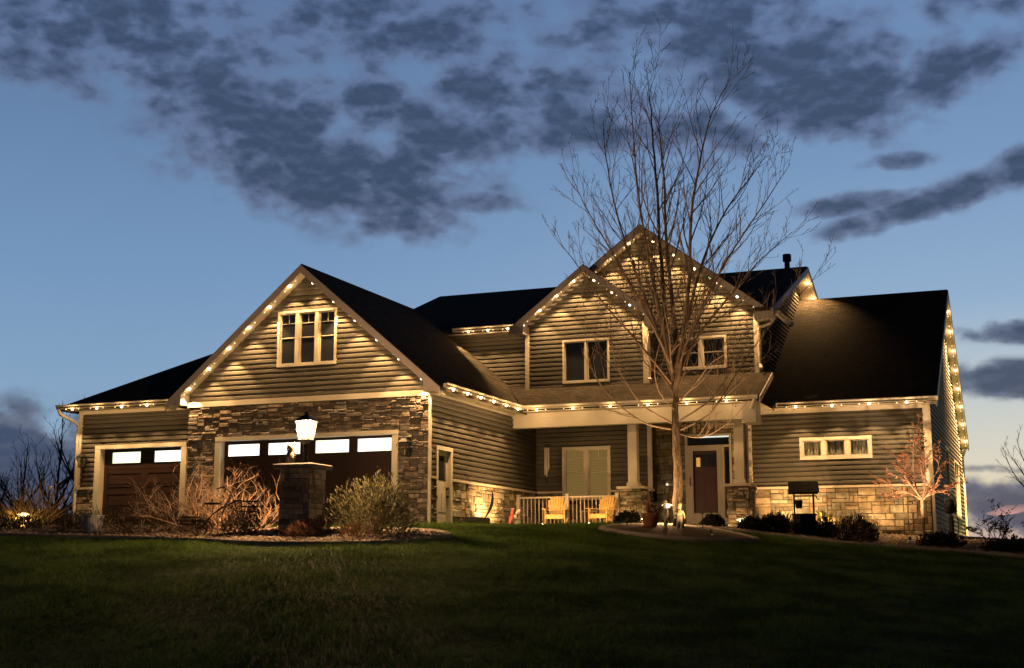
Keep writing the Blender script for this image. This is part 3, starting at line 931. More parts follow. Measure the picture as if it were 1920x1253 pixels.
# ---- rake boards, soffits, eave returns
class Own:                                       # every run becomes a part of its own
    def __init__(s, name, mt): s.name, s.mt = name, mt
    def __getattr__(s, k):
        def f(*a, **kw):
            b = MB(); getattr(b, k)(*a, **kw); hp(b, s.name, s.mt)
        return f
fb, sb, gb = Own('fascia', 'fascia'), Own('soffit', 'trim'), Own('gutter', 'trim')
def PF(y0): return lambda h, z, n: Vector((h, y0 - n, z))
def PX(x0): return lambda h, z, n: Vector((x0 + n, h, z))
chevron(fb, PF(0), 3.52, 3.88, 3.85, 6.53, GS, .03, .21, .36, .395)
chevron(sb, PF(0), 3.52, 3.86, 3.83, 6.53, GS, .19, .02, .0, .357)
chevron(fb, PF(6.373), 8.79, 2.22, 2.23, 7.42, .755, .03, .20, .353, .388)
chevron(sb, PF(6.373), 8.79, 2.20, 2.21, 7.42, .755, .18, .02, .0, .35)
chevron(fb, PF(6.74), 10.36, 3.64, 3.66, 8.50, .749, .03, .20, .35, .386)
chevron(sb, PF(6.74), 10.36, 3.62, 3.64, 8.50, .749, .18, .02, .0, .347)
chevron(fb, PX(13.97), 12.34, 6.0, 6.0, 8.24, .393, .03, .17, .0, .034)
chevron(sb, PX(13.49), 12.34, 5.9, 5.9, 8.24, .393, .16, .02, .0, .478)
def pxs(h0, h1, za0, za1, x0, x1, dr, th, bb):
    bb.hexa([Vector((x1, h0, za0 - dr - th)), Vector((x1, h1, za1 - dr - th)), Vector((x1, h1, za1 - dr)), Vector((x1, h0, za0 - dr))],
            [Vector((x0, h0, za0 - dr - th)), Vector((x0, h1, za1 - dr - th)), Vector((x0, h1, za1 - dr)), Vector((x0, h0, za0 - dr))])
pxs(6.95, 13.4, 3.34, 7.40, 17.99, 18.02, .02, .22, fb); pxs(13.4, 19.3, 7.40, 3.20, 17.99, 18.02, .02, .22, fb)
pxs(7.0, 13.4, 3.37, 7.40, 17.7, 17.988, .17, .02, sb); pxs(13.4, 19.3, 7.40, 3.20, 17.7, 17.988, .17, .02, sb)
# porch roof right rake
pxs(4.95, 6.76, 3.34, 4.21, 13.84, 13.875, .02, .17, fb)
# triangular returns where the garage and upper rakes meet their eaves
for x0, x1, y0, yw, zt in ((6.94, 7.37, -.388, -.002, 3.10), (.10, -.36, -.388, -.002, 3.10)):
    s_ = 1 if x1 > x0 else -1
    fb.prism([(x0, y0, zg(x0) - .23), (x0, y0, 3.13), (x1 - .12 * s_, y0, 3.13), (x1, y0, 3.22), (x1, y0, zg(x1) - .05)], (0, yw - y0, 0))
for x0, x1, xm_, za, s_, y0, yw in ((7.0, 6.57, 8.79, 7.42, .755, 5.99, 6.372), (10.55, 11.02, 8.79, 7.42, .755, 5.99, 6.372), (13.5, 14.02, 10.36, 8.5, .749, 6.36, 6.738)):
    zf_ = lambda x: za - s_ * abs(x - xm_)
    fb.prism([(x0, y0, zf_(x0) - .22), (x0, y0, zf_(x1) - .20), (x1, y0, zf_(x1) - .16), (x1, y0, zf_(x1) - .04)], (0, yw - y0, 0))
# eave soffits
sb.box(-4.1, .1, .12, .56, 3.215, 3.23)
sb.box(6.94, 7.33, .0, 4.98, 3.215, 3.23)
sb.box(6.94, 13.78, 4.99, 7.5, 3.205, 3.218)
sb.box(13.79, 18.0, 6.99, 7.48, 3.225, 3.24)
sb.box(1.6, 6.60, 6.37, 6.75, 5.715, 5.73)
# gutters: a K profile swept along each eave
def gutter(b, p, q, out):
    p, q, o = Vector(p), Vector(q), Vector(out)
    pr = [(0, -.105), (.085, -.105), (.10, -.05), (.125, -.02), (.125, .0), (.115, .0), (.112, -.018), (0, -.02)]
    b.hexa([p + o * a + Vector((0, 0, z)) for a, z in pr], [q + o * a + Vector((0, 0, z)) for a, z in pr])
gutter(gb, (-4.16, .075, 3.345), (-.30, .075, 3.345), (0, -1, 0))
gutter(gb, (7.375, -.20, 3.345), (7.375, 4.83, 3.345), (1, 0, 0))
gutter(gb, (7.38, 4.945, 3.355), (13.82, 4.945, 3.355), (0, -1, 0))
gutter(gb, (13.9, 6.945, 3.36), (18.05, 6.945, 3.36), (0, -1, 0))
gutter(gb, (4.7, 6.325, 5.89), (6.63, 6.325, 5.89), (0, -1, 0))
gutter(gb, (14.025, 6.45, 5.80), (14.025, 8.6, 5.80), (1, 0, 0))
gutter(gb, (11.025, 6.1, 5.77), (11.025, 6.72, 5.77), (1, 0, 0))
# frieze boards under the eaves
for F, u0, u1, z0, z1 in ((Fl, -3.68, .12, 3.12, 3.215), (Xs, .0, 5.3, 3.12, 3.215), (Fw, 13.1, 17.6, 3.13, 3.225)):
    b = MB(); Fr.box(F, b, u0, u1, z0, z1, .0, .045); hp(b, 'frieze', 'trim')
for pts in ([(-4.1, .0, 3.26), (-4.06, .05, 3.10), (-3.86, .42, 2.92), (-3.80, .50, 2.80), (-3.80, .50, .1)],
            [(13.99, 6.6, 5.68), (13.9, 6.62, 5.50), (13.58, 6.64, 5.40), (13.56, 6.65, 5.3), (13.56, 6.65, 4.4), (13.62, 6.5, 4.26)],
            [(11.1, 6.2, 5.66), (11.0, 6.25, 5.50), (10.62, 6.28, 5.38), (10.58, 6.30, 5.28), (10.58, 6.30, 4.15), (10.64, 6.15, 4.06)],
            [(13.75, 4.86, 3.26), (13.65, 4.95, 3.05), (13.32, 5.78, 2.80), (13.30, 5.84, 2.7), (13.30, 5.84, 1.30), (13.42, 5.80, 1.14), (13.46, 5.76, 1.0), (13.46, 5.76, .05)],
            [(17.9, 19.2, 3.0), (17.85, 19.3, 2.9), (17.78, 19.45, 2.75), (17.78, 19.45, -.3)]):
    d = MB(); d.tube(pts, .045, 8)
    hp(d, 'downspout', 'trim')
# ---- porch: floor, beam, columns
b = MB(); b.box(6.96, 13.0, 5.0, 7.45, -.4, .10); hp(b, 'porch_floor', 'concrete')
b = MB()
b.box(6.93, 13.62, 5.33, 5.60, 2.80, 3.20)
b.box(6.93, 13.62, 5.315, 5.33, 3.06, 3.12)
b.box(13.38, 13.74, 4.98, 5.62, 2.66, 3.20)
hp(b, 'beam', 'trim')
for x0, x1 in ((9.96, 10.56), (12.86, 13.42)):
    xc = (x0 + x1) / 2; hw = (x1 - x0) / 2; yc = 5.465 + hw - .02
    c = MB()
    for F, u0, u1 in ((front(yc - hw), x0, x1), (right(x1), yc - hw, yc + hw), (Fr((x0, 0, 0), (0, 1, 0), (-1, 0, 0)), yc - hw, yc + hw)):
        stones(c, F, u0, u1, -.25, 1.085, seed=int(x0 * 10 + u0), **LED)
    col = hp(c, 'porch_column', 'ashlar')
    k = MB(); k.box(x0, x1, yc - hw, yc + hw, -.25, 1.085); k.build('core', 'mortar', col)
    k = MB(); k.box(x0 - .07, x1 + .07, yc - hw - .08, yc + hw + .08, 1.085, 1.15); k.build('cap', 'cap', col)
    k = MB()
    k.box(xc - .16, xc + .16, yc - .16, yc + .16, 1.152, 1.235); k.box(xc - .145, xc + .145, yc - .145, yc + .145, 1.235, 1.27)
    k.box(xc - .12, xc + .12, yc - .12, yc + .12, 1.27, 2.80)
    for s_ in (-1, 1):
        k.box(xc + s_ * .105 - .018, xc + s_ * .105 + .018, yc - .126, yc - .12, 1.30, 2.74)
    k.build('shaft', 'trim', col)
# pilaster at the end of the siding
# ---- windows
window(Fg, 2.69, 4.39, 3.99, 5.41, 3, .06, .10, mid=True, grid=True)
window(F1, 8.05, 9.43, 4.11, 5.34, 2, .05, .06)
window(F2, 11.2, 12.65, 4.36, 5.27, 2, .06, .10, mid=True)
wn = window(Fw, 14.387, 16.28, 1.864, 2.46, 3, .085, .11, glass='glass_clear')
wp = window(Fp, 7.76, 9.19, .9, 2.40, 2, .07, .11, mid=True, grid=True, glass='glass_clear', label='wide porch window glowing yellow behind its blinds')
window(Xw, 12.0, 13.3, 1.25, 2.55, 1, .07)
window(Xw, 15.4, 17.3, .6, 2.4, 2, .07)
k = MB()
for a, c in ((7.80, 8.45), (8.50, 9.15)):
    for i in range(30):
        z0_ = 1.0 + i * .044
        k.face([(a, 7.22, z0_), (c, 7.22, z0_), (c, 7.235, z0_ + .04), (a, 7.235, z0_ + .04)])
k.build('blind', 'curtain_lit', wp, loc=(0, 0, 0))
k = MB()
for i in range(150):
    u = 14.45 + i * .012
    f0, f1 = .03 * math.sin(i * .9) + .02 * math.sin(i * .37), .03 * math.sin((i + 1) * .9) + .02 * math.sin((i + 1) * .37)
    k.face([(u, 7.62 + f0, 1.88), (u + .012, 7.62 + f1, 1.88), (u + .012, 7.62 + f1, 2.44), (u, 7.62 + f0, 2.44)])
k.build('curtain', 'curtain', wn)
b = MB()
b.face([(14.3, 7.9, 1.8), (16.4, 7.9, 1.8), (16.4, 7.9, 2.5), (14.3, 7.9, 2.5)])
hp(b, 'room_wall', 'room')
# ---- garage doors
def garage_door(F, u0, u1, ztop, cols, wins, trim_w):
    t = MB()
    Fr.box(F, t, u0 - trim_w, u0, -.3, ztop, -.16, .075); Fr.box(F, t, u1, u1 + trim_w, -.3, ztop, -.16, .075)
    Fr.box(F, t, u0 - trim_w, u1 + trim_w, ztop, ztop + .10, -.16, .080)
    hp(t, 'door_surround', 'trim')
    d = MB()
    rec = -.13
    zs = [-.05, .52, 1.08, 1.63, ztop]
    holes = [(a, c, z0_, z1_) for a, c, z0_, z1_ in wins]
    cwid = (u1 - u0) / cols
    for r_ in range(4):
        z0_, z1_ = zs[r_], zs[r_ + 1] - .012
        for c in range(cols):
            a, e = u0 + c * cwid, u0 + (c + 1) * cwid
            if r_ < 3:
                Fr.box(F, d, a, e, z0_, z1_, rec - .04, rec)
                pa, pe, pz0, pz1 = a + .11 * cwid, e - .11 * cwid, z0_ + .11, z1_ - .11
                # moulded recess: raised frame and field
                for (q0, q1, y0, y1) in ((pa - .03, pe + .03, pz1, pz1 + .03), (pa - .03, pe + .03, pz0 - .03, pz0), (pa - .03, pa, pz0, pz1), (pe, pe + .03, pz0, pz1)):
                    Fr.box(F, d, q0, q1, y0, y1, rec, rec + .016)
                Fr.box(F, d, pa + .04, pe - .04, pz0 + .04, pz1 - .04, rec, rec + .010)
            else:
                w_ = holes[c]
                Fr.box(F, d, a, w_[0], z0_, z1_, rec - .04, rec); Fr.box(F, d, w_[1], e, z0_, z1_, rec - .04, rec)
                Fr.box(F, d, w_[0], w_[1], z0_, w_[2], rec - .04, rec); Fr.box(F, d, w_[0], w_[1], w_[3], z1_, rec - .04, rec)
                for (q0, q1, y0, y1) in ((w_[0] - .03, w_[1] + .03, w_[3], w_[3] + .03), (w_[0] - .03, w_[1] + .03, w_[2] - .03, w_[2]), (w_[0] - .03, w_[0], w_[2], w_[3]), (w_[1], w_[1] + .03, w_[2], w_[3])):
                    Fr.box(F, d, q0, q1, y0, y1, rec, rec + .014)
        Fr.box(F, d, u0, u1, z1_, zs[r_ + 1], rec - .04, rec - .015)
    door = hp(d, 'garage_door', 'door_brown')
    for i, w_ in enumerate(holes):
        g = MB()
        um = w_[0] + (w_[1] - w_[0]) * .5
        g.face([F.p(w_[0], w_[2], rec - .02), F.p(w_[1], w_[2], rec - .02), F.p(w_[1], w_[3], rec - .02), F.p(w_[0], w_[3], rec - .02)])
        pn = g.build('window_pane', 'lit2' if (cols == 2 and i == 0) else 'lit', door)
garage_door(Fg, 1.13, 5.98, 2.185, 4, [(1.24, 2.165, 1.81, 2.10), (2.42, 3.34, 1.81, 2.10), (3.77, 4.71, 1.81, 2.12), (4.945, 5.87, 1.81, 2.12)], .16)
garage_door(Fl, -3.02, -.44, 2.165, 2, [(-2.77, -1.85, 1.79, 2.08), (-1.41, -.47, 1.79, 2.08)], .17)
# ---- side door in the garage wall
b = MB()
Fr.box(Xs, b, .33, .43, -.35, 1.92, -.12, .05); Fr.box(Xs, b, 1.16, 1.27, -.35, 1.92, -.12, .05); Fr.box(Xs, b, .43, 1.16, 1.82, 1.92, -.12, .05)
hp(b, 'door_surround', 'trim')
b = MB()
Fr.box(Xs, b, .43, 1.16, -.3, 1.82, -.10, -.05)
for z0_, z1_ in ((-.1, .25), (.35, .8)):
    for a, c in ((.52, .77), (.82, 1.07)): Fr.box(Xs, b, a, c, z0_, z1_, -.05, -.038)
sd = hp(b, 'side_door', 'trim')
b = MB(); Fr.box(Xs, b, .54, 1.05, 1.1, 1.7, -.05, -.045); b.build('pane', 'glass', sd)
for z_ in (.72, .92):
    b = MB(); b.tube([Xs.p(1.10, z_, -.05), Xs.p(1.10, z_, .02)], .035, 8); b.build('handle', 'black', sd)
# ---- front door, storm door, sidelight, transom
b = MB()
for u0, u1, z0_, z1_ in ((11.24, 11.30, .10, 2.66), (12.48, 12.54, .10, 2.66), (11.30, 12.48, 2.60, 2.66), (11.30, 12.48, 2.29, 2.35), (12.27, 12.32, .36, 2.29), (11.30, 12.48, .10, .36)):
    Fr.box(Fd, b, u0, u1, z0_, z1_, -.12, .06)
hp(b, 'door_surround', 'trim')
b = MB()
for u0, u1, z0_, z1_ in ((11.30, 11.45, .36, 2.29), (12.13, 12.27, .36, 2.29), (11.45, 12.13, 2.20, 2.29), (11.45, 12.13, .36, .50)):
    Fr.box(Fd, b, u0, u1, z0_, z1_, .0, .045)
st = hp(b, 'storm_door', 'trim')
b = MB(); b.tube([Fd.p(11.375, 1.25, .05), Fd.p(11.375, 1.27, .085), Fd.p(11.375, 1.45, .085), Fd.p(11.375, 1.47, .05)], .014, 6); b.build('handle', 'black', st)
b = MB(); b.face([Fd.p(11.45, .50, .02), Fd.p(12.13, .50, .02), Fd.p(12.13, 2.20, .02), Fd.p(11.45, 2.20, .02)]); b.build('pane', glass_mat('storm_glass', (.02, .02, .02), .88), st)
b = MB()
Fr.box(Fd, b, 11.30, 12.27, .36, 2.29, -.12, -.06)
for a, c in ((11.50, 11.76), (11.82, 12.08)): Fr.box(Fd, b, a, c, .6, 1.62, -.06, -.048)
fd = hp(b, 'front_door', 'door_dark')
b = MB()
for k_ in range(4):
    a = 11.52 + k_ * .145
    Fr.box(Fd, b, a, a + .13, 1.76, 2.12, -.06, -.052)
b.build('pane', glass_mat('etched_glass', (.045, .05, .055)), fd)
b = MB(); Fr.box(Fd, b, 11.53, 11.64, 1.77, 2.02, -.052, -.046); b.build('lit_pane', 'redlit', fd)
b = MB(); Fr.box(Fd, b, 12.32, 12.48, .36, 2.29, -.12, -.05); sl = hp(b, 'sidelight', 'door_dark')
b = MB(); Fr.box(Fd, b, 12.35, 12.45, 1.3, 2.2, -.05, -.045); b.build('pane', 'glass', sl)
b = MB(); Fr.box(Fd, b, 11.30, 12.48, 2.35, 2.60, -.12, -.06); tr_ = hp(b, 'transom', 'glass')
b = MB(); Fr.box(Fd, b, 11.65, 12.46, 2.565, 2.60, -.06, -.03); b.build('light_strip', 'transom', tr_)
b = MB(); b.lathe([(0, 0), (.03, .0), (.028, .012), (0, .016)], 12)
o = b.build('doorbell', 'doorbell', house); o.rotation_euler = (R(90), 0, 0); o.location = Vector((10.72, 7.395, 1.30)) + HOFF
# ---- roof vent pipe
b = MB(); b.lathe([(.085, -.3), (.085, .22), (.135, .22), (.135, .42), (.12, .44), (0, .44)], 16, (13.36, 12.3, 8.22)); hp(b, 'vent_pipe', 'black', smooth=False)
# sub-parts of parts were modelled in world coordinates: bring them under the same offset
bpy.context.view_layer.update()

# ------------------------------------------------------------------ lights along the eaves
def icos(r_, n=8):
    b = MB()
    b.lathe([(r_ * math.sin(math.pi * i / 6), -r_ * math.cos(math.pi * i / 6)) for i in range(7)], n)
    return b
bulb_big = None
def light_string(label, p, q, n, glow, power, t0=.5, size=90, blend=.4, aim=None, gk=1.0):
    """n clusters between p and q, each one big lamp between two small ones, on a thin track"""
    global bulb_big, bulb_small
    p, q = Vector(p), Vector(q)
    root = thing('string_lights', label, 'string lights', p, group='light strings along the eaves')
    d = (q - p) / n; dn = d.normalized()
    tr = MB(); tr.bar((0, 0, .035), (q - p) + Vector((0, 0, .035)), .03, .012)
    tr.build('track', 'trim', root)
    for i in range(n):
        c = d * (i + t0)
        point(root, c + Vector((0, 0, -.06)) + Vector(glow or (0, 0, 0)), power * (.042 if glow else .011) * gk, .03)
        for k, (sh, big) in enumerate(((0, True), (-.26 * min(1, d.length), False), (.26 * min(1, d.length), False))):
            key = 'big' if big else 'small'
            if big and bulb_big is None:
                o = icos(.034).build('large_bulb', 'bulb', root, smooth=True); bulb_big = o
            elif not big and key not in globals():
                o = icos(.016).build('small_bulb', 'bulb_s', root, smooth=True); globals()['small'] = o
            else:
                o = (bulb_big if big else globals()['small']).copy(); COL.objects.link(o); o.parent = root
            o.location = c + dn * sh + Vector((0, 0, rnd.uniform(-.008, .008)))
            if not big: o.scale = [rnd.uniform(.75, 1.15)] * 3
        dirv = Vector((0, 0, -1)) + Vector(aim or (0, 0, 0))
        spot(root, c + Vector((0, 0, -.045)), dirv, power * rnd.uniform(.7, 1.2), size, blend, .02)
    return root
RK = 250.0; EV = 200.0
def rake_pts(xm_, za, s, y, x0, x1): return (x0, y, za - s * abs(x0 - xm_) - .25), (x1, y, za - s * abs(x1 - xm_) - .25)
p, q = rake_pts(3.52, 6.53, GS, -.29, .0, 3.47); light_string('warm light string on the left rake of the garage gable', p, q, 6, None, RK)
p, q = rake_pts(3.52, 6.53, GS, -.29, 3.57, 7.2); light_string('warm light string on the right rake of the garage gable', p, q, 6, None, RK, t0=.42)
light_string('warm light string under the eave above the small garage door', (-4.0, -.03, 3.215), (.0, -.03, 3.215), 5, (0, -.05, 0), EV * .8)
light_string('warm light string along the receding eave above the garage side door', (7.48, -.25, 3.215), (7.48, 4.80, 3.215), 6, (.05, 0, 0), EV)
light_string('warm light string along the porch gutter above the cream beam', (7.52, 4.85, 3.225), (13.75, 4.85, 3.225), 6, (0, -.05, 0), EV * .34, t0=.3, gk=2.6, size=84)
light_string('warm light string under the eave above the three pane window', (13.95, 6.84, 3.225), (17.75, 6.84, 3.225), 4, (0, -.05, 0), EV * .95, gk=.5, size=88, aim=(0, .18, 0))
light_string('short warm light string under the upper eave left of the narrow gable', (4.9, 6.22, 5.755), (6.75, 6.22, 5.755), 3, (0, -.05, 0), EV * .7)
p, q = rake_pts(8.79, 7.42, .755, 6.06, 6.72, 8.76); light_string('warm light string on the left rake of the narrow upper gable', p, q, 4, None, RK)
p, q = rake_pts(8.79, 7.42, .755, 6.06, 8.84, 10.9); light_string('warm light string on the right rake of the narrow upper gable', p, q, 4, None, RK * .8)
p, q = rake_pts(10.36, 8.50, .749, 6.46, 8.6, 10.3); light_string('short warm light string on the left rake of the tallest gable', p, q, 3, None, RK)
p, q = rake_pts(10.36, 8.50, .749, 6.46, 10.42, 13.9); light_string('warm light string on the right rake of the tallest gable', p, q, 6, None, RK)
light_string('two warm lamps at the peak of the rear gable by the vent pipe', (13.88, 12.45, 7.98), (13.88, 14.2, 7.29), 2, None, RK * 1.7, size=125)
light_string('warm light string down the far rake of the right end gable', (17.93, 13.5, 7.05), (17.93, 19.2, 2.98), 8, None, RK * 22, size=54, blend=.5, gk=.06)
tag(icos(.016).build('green_bulb', 'bulb_x', loc=(12.28, 6.40, 6.83)), 'tiny green bulb among the lights of the tallest gable', 'bulb')

# ------------------------------------------------------------------ post lamp on its pillar
PX0, PY0 = 7.02, -5.97
pz = G(PX0, PY0)
pil = thing('stone_pillar', 'grey stone pillar with flat cap and dark name plaque in the gravel bed', 'pillar', (PX0, PY0, pz))
c = MB()
hw = .315
for F, sgn in ((Fr((0, -hw, 0), (1, 0, 0), (0, -1, 0)), 1), (Fr((hw, 0, 0), (0, 1, 0), (1, 0, 0)), 1), (Fr((-hw, 0, 0), (0, 1, 0), (-1, 0, 0)), 1), (Fr((0, hw, 0), (1, 0, 0), (0, 1, 0)), 1)):
    stones(c, F, -hw, hw, -.1, 1.27, [], cw=.105, ch=.10, wr=(1, 3), hr=(1, 2), pro=(.012, .035), seed=21, gap=.006)
c.build('body', 'pillar_stone', pil)
c = MB(); c.box(-hw, hw, -hw, hw, -.1, 1.27); c.build('core', 'mortar', pil)
c = MB()
c.prism([(-hw - .06, -hw - .06, -.05), (hw + .06, -hw - .06, -.05), (hw + .06, hw + .06, -.05), (-hw - .06, hw + .06, -.05)], (0, 0, .14)); c.build('plinth', 'mortar', pil)
c = MB()
a = hw + .115
lo = [(-a, -a, 1.27), (a, -a, 1.27), (a, a, 1.27), (-a, a, 1.27)]
mid_ = [(x * 1.0, y * 1.0, 1.345) for x, y, z in lo]; top = [(x * .96, y * .96, 1.365) for x, y, z in lo]
c.hexa(lo, mid_); c.hexa([(x, y, z + .0005) for x, y, z in mid_], top)
c.build('cap', 'plate', pil)
c = MB(); c.box(-.235, .235, -hw - .065, -hw - .02, .72, 1.00)
for q0, q1, z0_, z1_ in ((-.26, .26, 1.0, 1.022), (-.26, .26, .698, .72), (-.26, -.235, .72, 1.0), (.235, .26, .72, 1.0)): c.box(q0, q1, -hw - .078, -hw - .02, z0_, z1_)
plq = c.build('plaque', 'plate', pil)
cu_ = bpy.data.curves.new('lettering', 'FONT'); cu_.body = 'WPRICZ'; cu_.size = .15; cu_.align_x = 'CENTER'; cu_.align_y = 'CENTER'; cu_.extrude = .004
tx = bpy.data.objects.new('lettering', cu_); COL.objects.link(tx); tx.parent = plq
tx.data.materials.append(M['letter']); tx.rotation_euler = (R(90), 0, 0); tx.location = (0, -hw - .067, .86)
tx.scale = (.78, 1, 1)

LX, LY, LZ = PX0 + .02, PY0 + .05, pz + 1.366
lp = thing('post_lamp', 'glowing lantern on a short dark post atop the stone pillar', 'lamp', (LX, LY, LZ))
c = MB(); c.lathe([(.10, 0), (.10, .025), (.065, .05), (.052, .09), (.052, .40), (.075, .42), (.12, .47), (.135, .49), (0, .49)], 14); c.build('post', 'black', lp, smooth=False)
g0, g1, z0_, z1_ = .115, .172, .49, .86
c = MB()
for i in range(4):
    a0, a1 = math.pi / 4 + i * math.pi / 2, math.pi / 4 + (i + 1) * math.pi / 2
    f_ = lambda r_, a, z: (r_ * 1.3 * math.cos(a), r_ * 1.3 * math.sin(a), z)
    c.face([f_(g0 * .97, a0, z0_ + .012), f_(g0 * .97, a1, z0_ + .012), f_(g1 * .97, a1, z1_), f_(g1 * .97, a0, z1_)])
c.build('glass', 'lamp', lp)
c = MB(); c.lathe([(.0, .56), (.045, .58), (.055, .65), (.05, .73), (.02, .79), (0, .80)], 12); c.build('bulb', 'filament', lp, smooth=True)
point(lp, (0, 0, .68), 5200, .085, (1.0, .60, .30))
c = MB()
for i in range(4):
    a0 = math.pi / 4 + i * math.pi / 2
    a1 = a0 + math.pi / 2
    c.tube([f_(g0, a1, z0_), f_(g0, a0, z0_), f_(g1, a0, z1_), f_(g1, a1, z1_)], .008, 5)
c.build('frame', 'black', lp)
c = MB()
for k in range(1):
    sq = lambda r_, z: [(r_ * math.cos(math.pi / 4 + i * math.pi / 2), r_ * math.sin(math.pi / 4 + i * math.pi / 2), z) for i in range(4)]
    c.hexa(sq(.255, .862), sq(.255, .88)); c.hexa(sq(.24, .8805), sq(.10, .965)); c.lathe([(.06, .96), (.05, .99)], 8); c.lathe([(.05, .985), (.03, 1.0), (.032, 1.03), (0, 1.06)], 8)
c.build('roof', 'black', lp)

# small owl figure on the cap
c = MB(); c.lathe([(.0, 0), (.085, .0), (.095, .06), (.10, .14), (.085, .22), (.07, .25), (.085, .29), (.08, .35), (.05, .39), (0, .40)], 14)
fg = tag(c.build('bird_figure', 'statue', smooth=True, loc=(PX0 - .21, PY0 - .12, pz + 1.366)), 'small tan bird figure standing on the pillar cap beside the lamp', 'figure')
c = MB()
for s_ in (-1, 1): c.prism([(s_ * .045, -.02, .37), (s_ * .075, -.02, .36), (s_ * .075, -.02, .44)], (0, .03, 0))
c.prism([(-.015, -.085, .31), (.015, -.085, .31), (0, -.11, .285)], (0, .03, .0)); c.build('ears', 'statue', fg)

# ------------------------------------------------------------------ lanterns on walls
def wall_lantern(label, loc, scale=1.0):
    r_ = thing('wall_lantern', label, 'lantern', loc, group='unlit carriage lanterns')
    r_.scale = (scale,) * 3
    c = MB()
    sq = lambda w_, z, y=-.16: [(-w_, y - w_, z), (w_, y - w_, z), (w_, y + w_, z), (-w_, y + w_, z)]
    c.hexa(sq(.062, -.20), sq(.066, -.185)); c.hexa(sq(.105, .07), sq(.115, .085)); c.hexa(sq(.112, .086), sq(.05, .16)); c.hexa(sq(.05, .161), sq(.035, .20))
    c.lathe([(.012, .2), (.018, .23), (0, .26)], 8, (0, -.16, 0))
    for i in range(4):
        p, q = sq(.06, -.185)[i], sq(.102, .07)[i]; c.tube([p, q], .007, 5)
    c.box(-.05, .05, -.012, .0, -.12, .14); c.tube([(0, -.01, .1), (0, -.08, .19), (0, -.16, .19)], .011, 6)
    c.build('frame', 'black', r_)
    c = MB(); a, d_ = sq(.054, -.183), sq(.095, .068)
    for i in range(4): c.face([a[i], a[(i + 1) % 4], d_[(i + 1) % 4], d_[i]])
    c.build('glass', glass_lantern, r_)
    c = MB(); c.lathe([(.012, -.18), (.012, -.06), (0, -.05)], 8, (0, -.16, 0)); c.build('candle', 'white', r_)
    return r_
glass_lantern = glass_mat('lantern_glass', (.10, .095, .085), .6)
wall_lantern('black carriage lantern on the stone right of the wide garage door', (6.40, -.05, 1.86), 1.15)
wall_lantern('black carriage lantern on the siding left of the small garage door', (-3.52, .53, 1.88), 1.0)
hl = thing('hanging_lantern', 'dark candle lantern hanging from the porch ceiling above the front door', 'lantern', (11.55, 6.3, 2.60))
c = MB(); c.tube([(0, 0, .60), (0, 0, .28)], .008, 5); c.lathe([(.05, .6), (.05, .585), (0, .58)], 10); c.build('chain', 'black', hl)
c = MB()
for i in range(6):
    a = i * math.pi / 3
    c.tube([(.12 * math.cos(a), .12 * math.sin(a), 0), (.14 * math.cos(a), .14 * math.sin(a), .20), (0, 0, .28)], .009, 5)
c.lathe([(0, 0), (.125, .0), (.125, .015), (0, .015)], 12); c.build('frame', 'black', hl)
c = MB()
for i in range(3):
    a = i * 2.1; c.lathe([(.012, .015), (.012, .11), (0, .12)], 8, (.05 * math.cos(a), .05 * math.sin(a), 0))
c.build('candle', 'white', hl)

# ------------------------------------------------------------------ porch furniture
def railing():
    r_ = thing('porch_railing', 'white porch railing of thin balusters between three posts', 'railing', (8.5, 5.4, .10))
    for x in (7.09, 8.50, 9.90):
        c = MB(); c.box(x - 8.5 - .045, x - 8.5 + .045, -.045, .045, -.02, .86); c.box(x - 8.5 - .055, x - 8.5 + .055, -.055, .055, .86, .885); c.build('post', 'rail', r_)
    for z_ in (.055, .80):
        for a, d_ in ((-1.365, -.045), (.045, 1.355)):
            c = MB(); c.box(a, d_, -.02, .02, z_ - .022, z_ + .022); c.build('rail', 'rail', r_)
    for a, d_ in ((-1.365, -.045), (.045, 1.355)):
        n = 12
        for i in range(1, n):
            x = a + (d_ - a) * i / n
            c = MB(); c.box(x - .011, x + .011, -.011, .011, .077, .778); c.build('baluster', 'rail', r_)
railing()
def adirondack(label, loc, rz):
    r_ = thing('slatted_chair', label, 'chair', loc, rz, 'yellow slatted chairs before the railing')
    # local: faces -y
    def part(name, fn):
        c = MB(); fn(c); return c.build(name, 'yellow', r_)
    hs = [.88, .95, .985, 1.0, .985, .95, .88]
    for i in range(7):
        t = (i - 3) / 3
        x0, x1 = t * .20, t * .255
        part('back_slat', lambda c: c.bar((x0, .22, .34), (x1, .46, hs[i]), .068, .02, (0, 1, .3)))
    part('back_rail', lambda c: (c.bar((-.25, .275, .42), (.25, .275, .42), .03, .06), c.bar((-.29, .385, .70), (.29, .385, .70), .03, .06)))
    for i in range(5):
        y = -.26 + i * .115; z = .40 - i * .022
        part('seat_slat', lambda c: c.bar((-.27, y, z), (.27, y, z), .10, .02))
    part('apron', lambda c: c.bar((-.275, -.325, .335), (.275, -.325, .335), .022, .12))
    for s_ in (-1, 1):
        part('front_leg', lambda c: c.bar((s_ * .30, -.28, 0), (s_ * .30, -.28, .56), .025, .11, (0, 1, 0)))
        part('side_rail', lambda c: c.bar((s_ * .275, -.31, .36), (s_ * .275, .50, .03), .024, .12))
        part('arm', lambda c: c.bar((s_ * .335, -.36, .575), (s_ * .31, .42, .575), .13, .022))
    return r_
adirondack('yellow slatted chair facing the lawn, left of the middle railing post', (8.33, 4.95, .06), R(14)).scale = (.86, .86, .86)
adirondack('yellow slatted chair facing the lawn, close beside the stone porch column', (9.62, 4.95, .06), R(-8)).scale = (.86, .86, .86)
tb = thing('side_table', 'low white slatted table behind the railing between the two yellow chairs', 'table', (8.87, 6.25, .10))
c = MB()
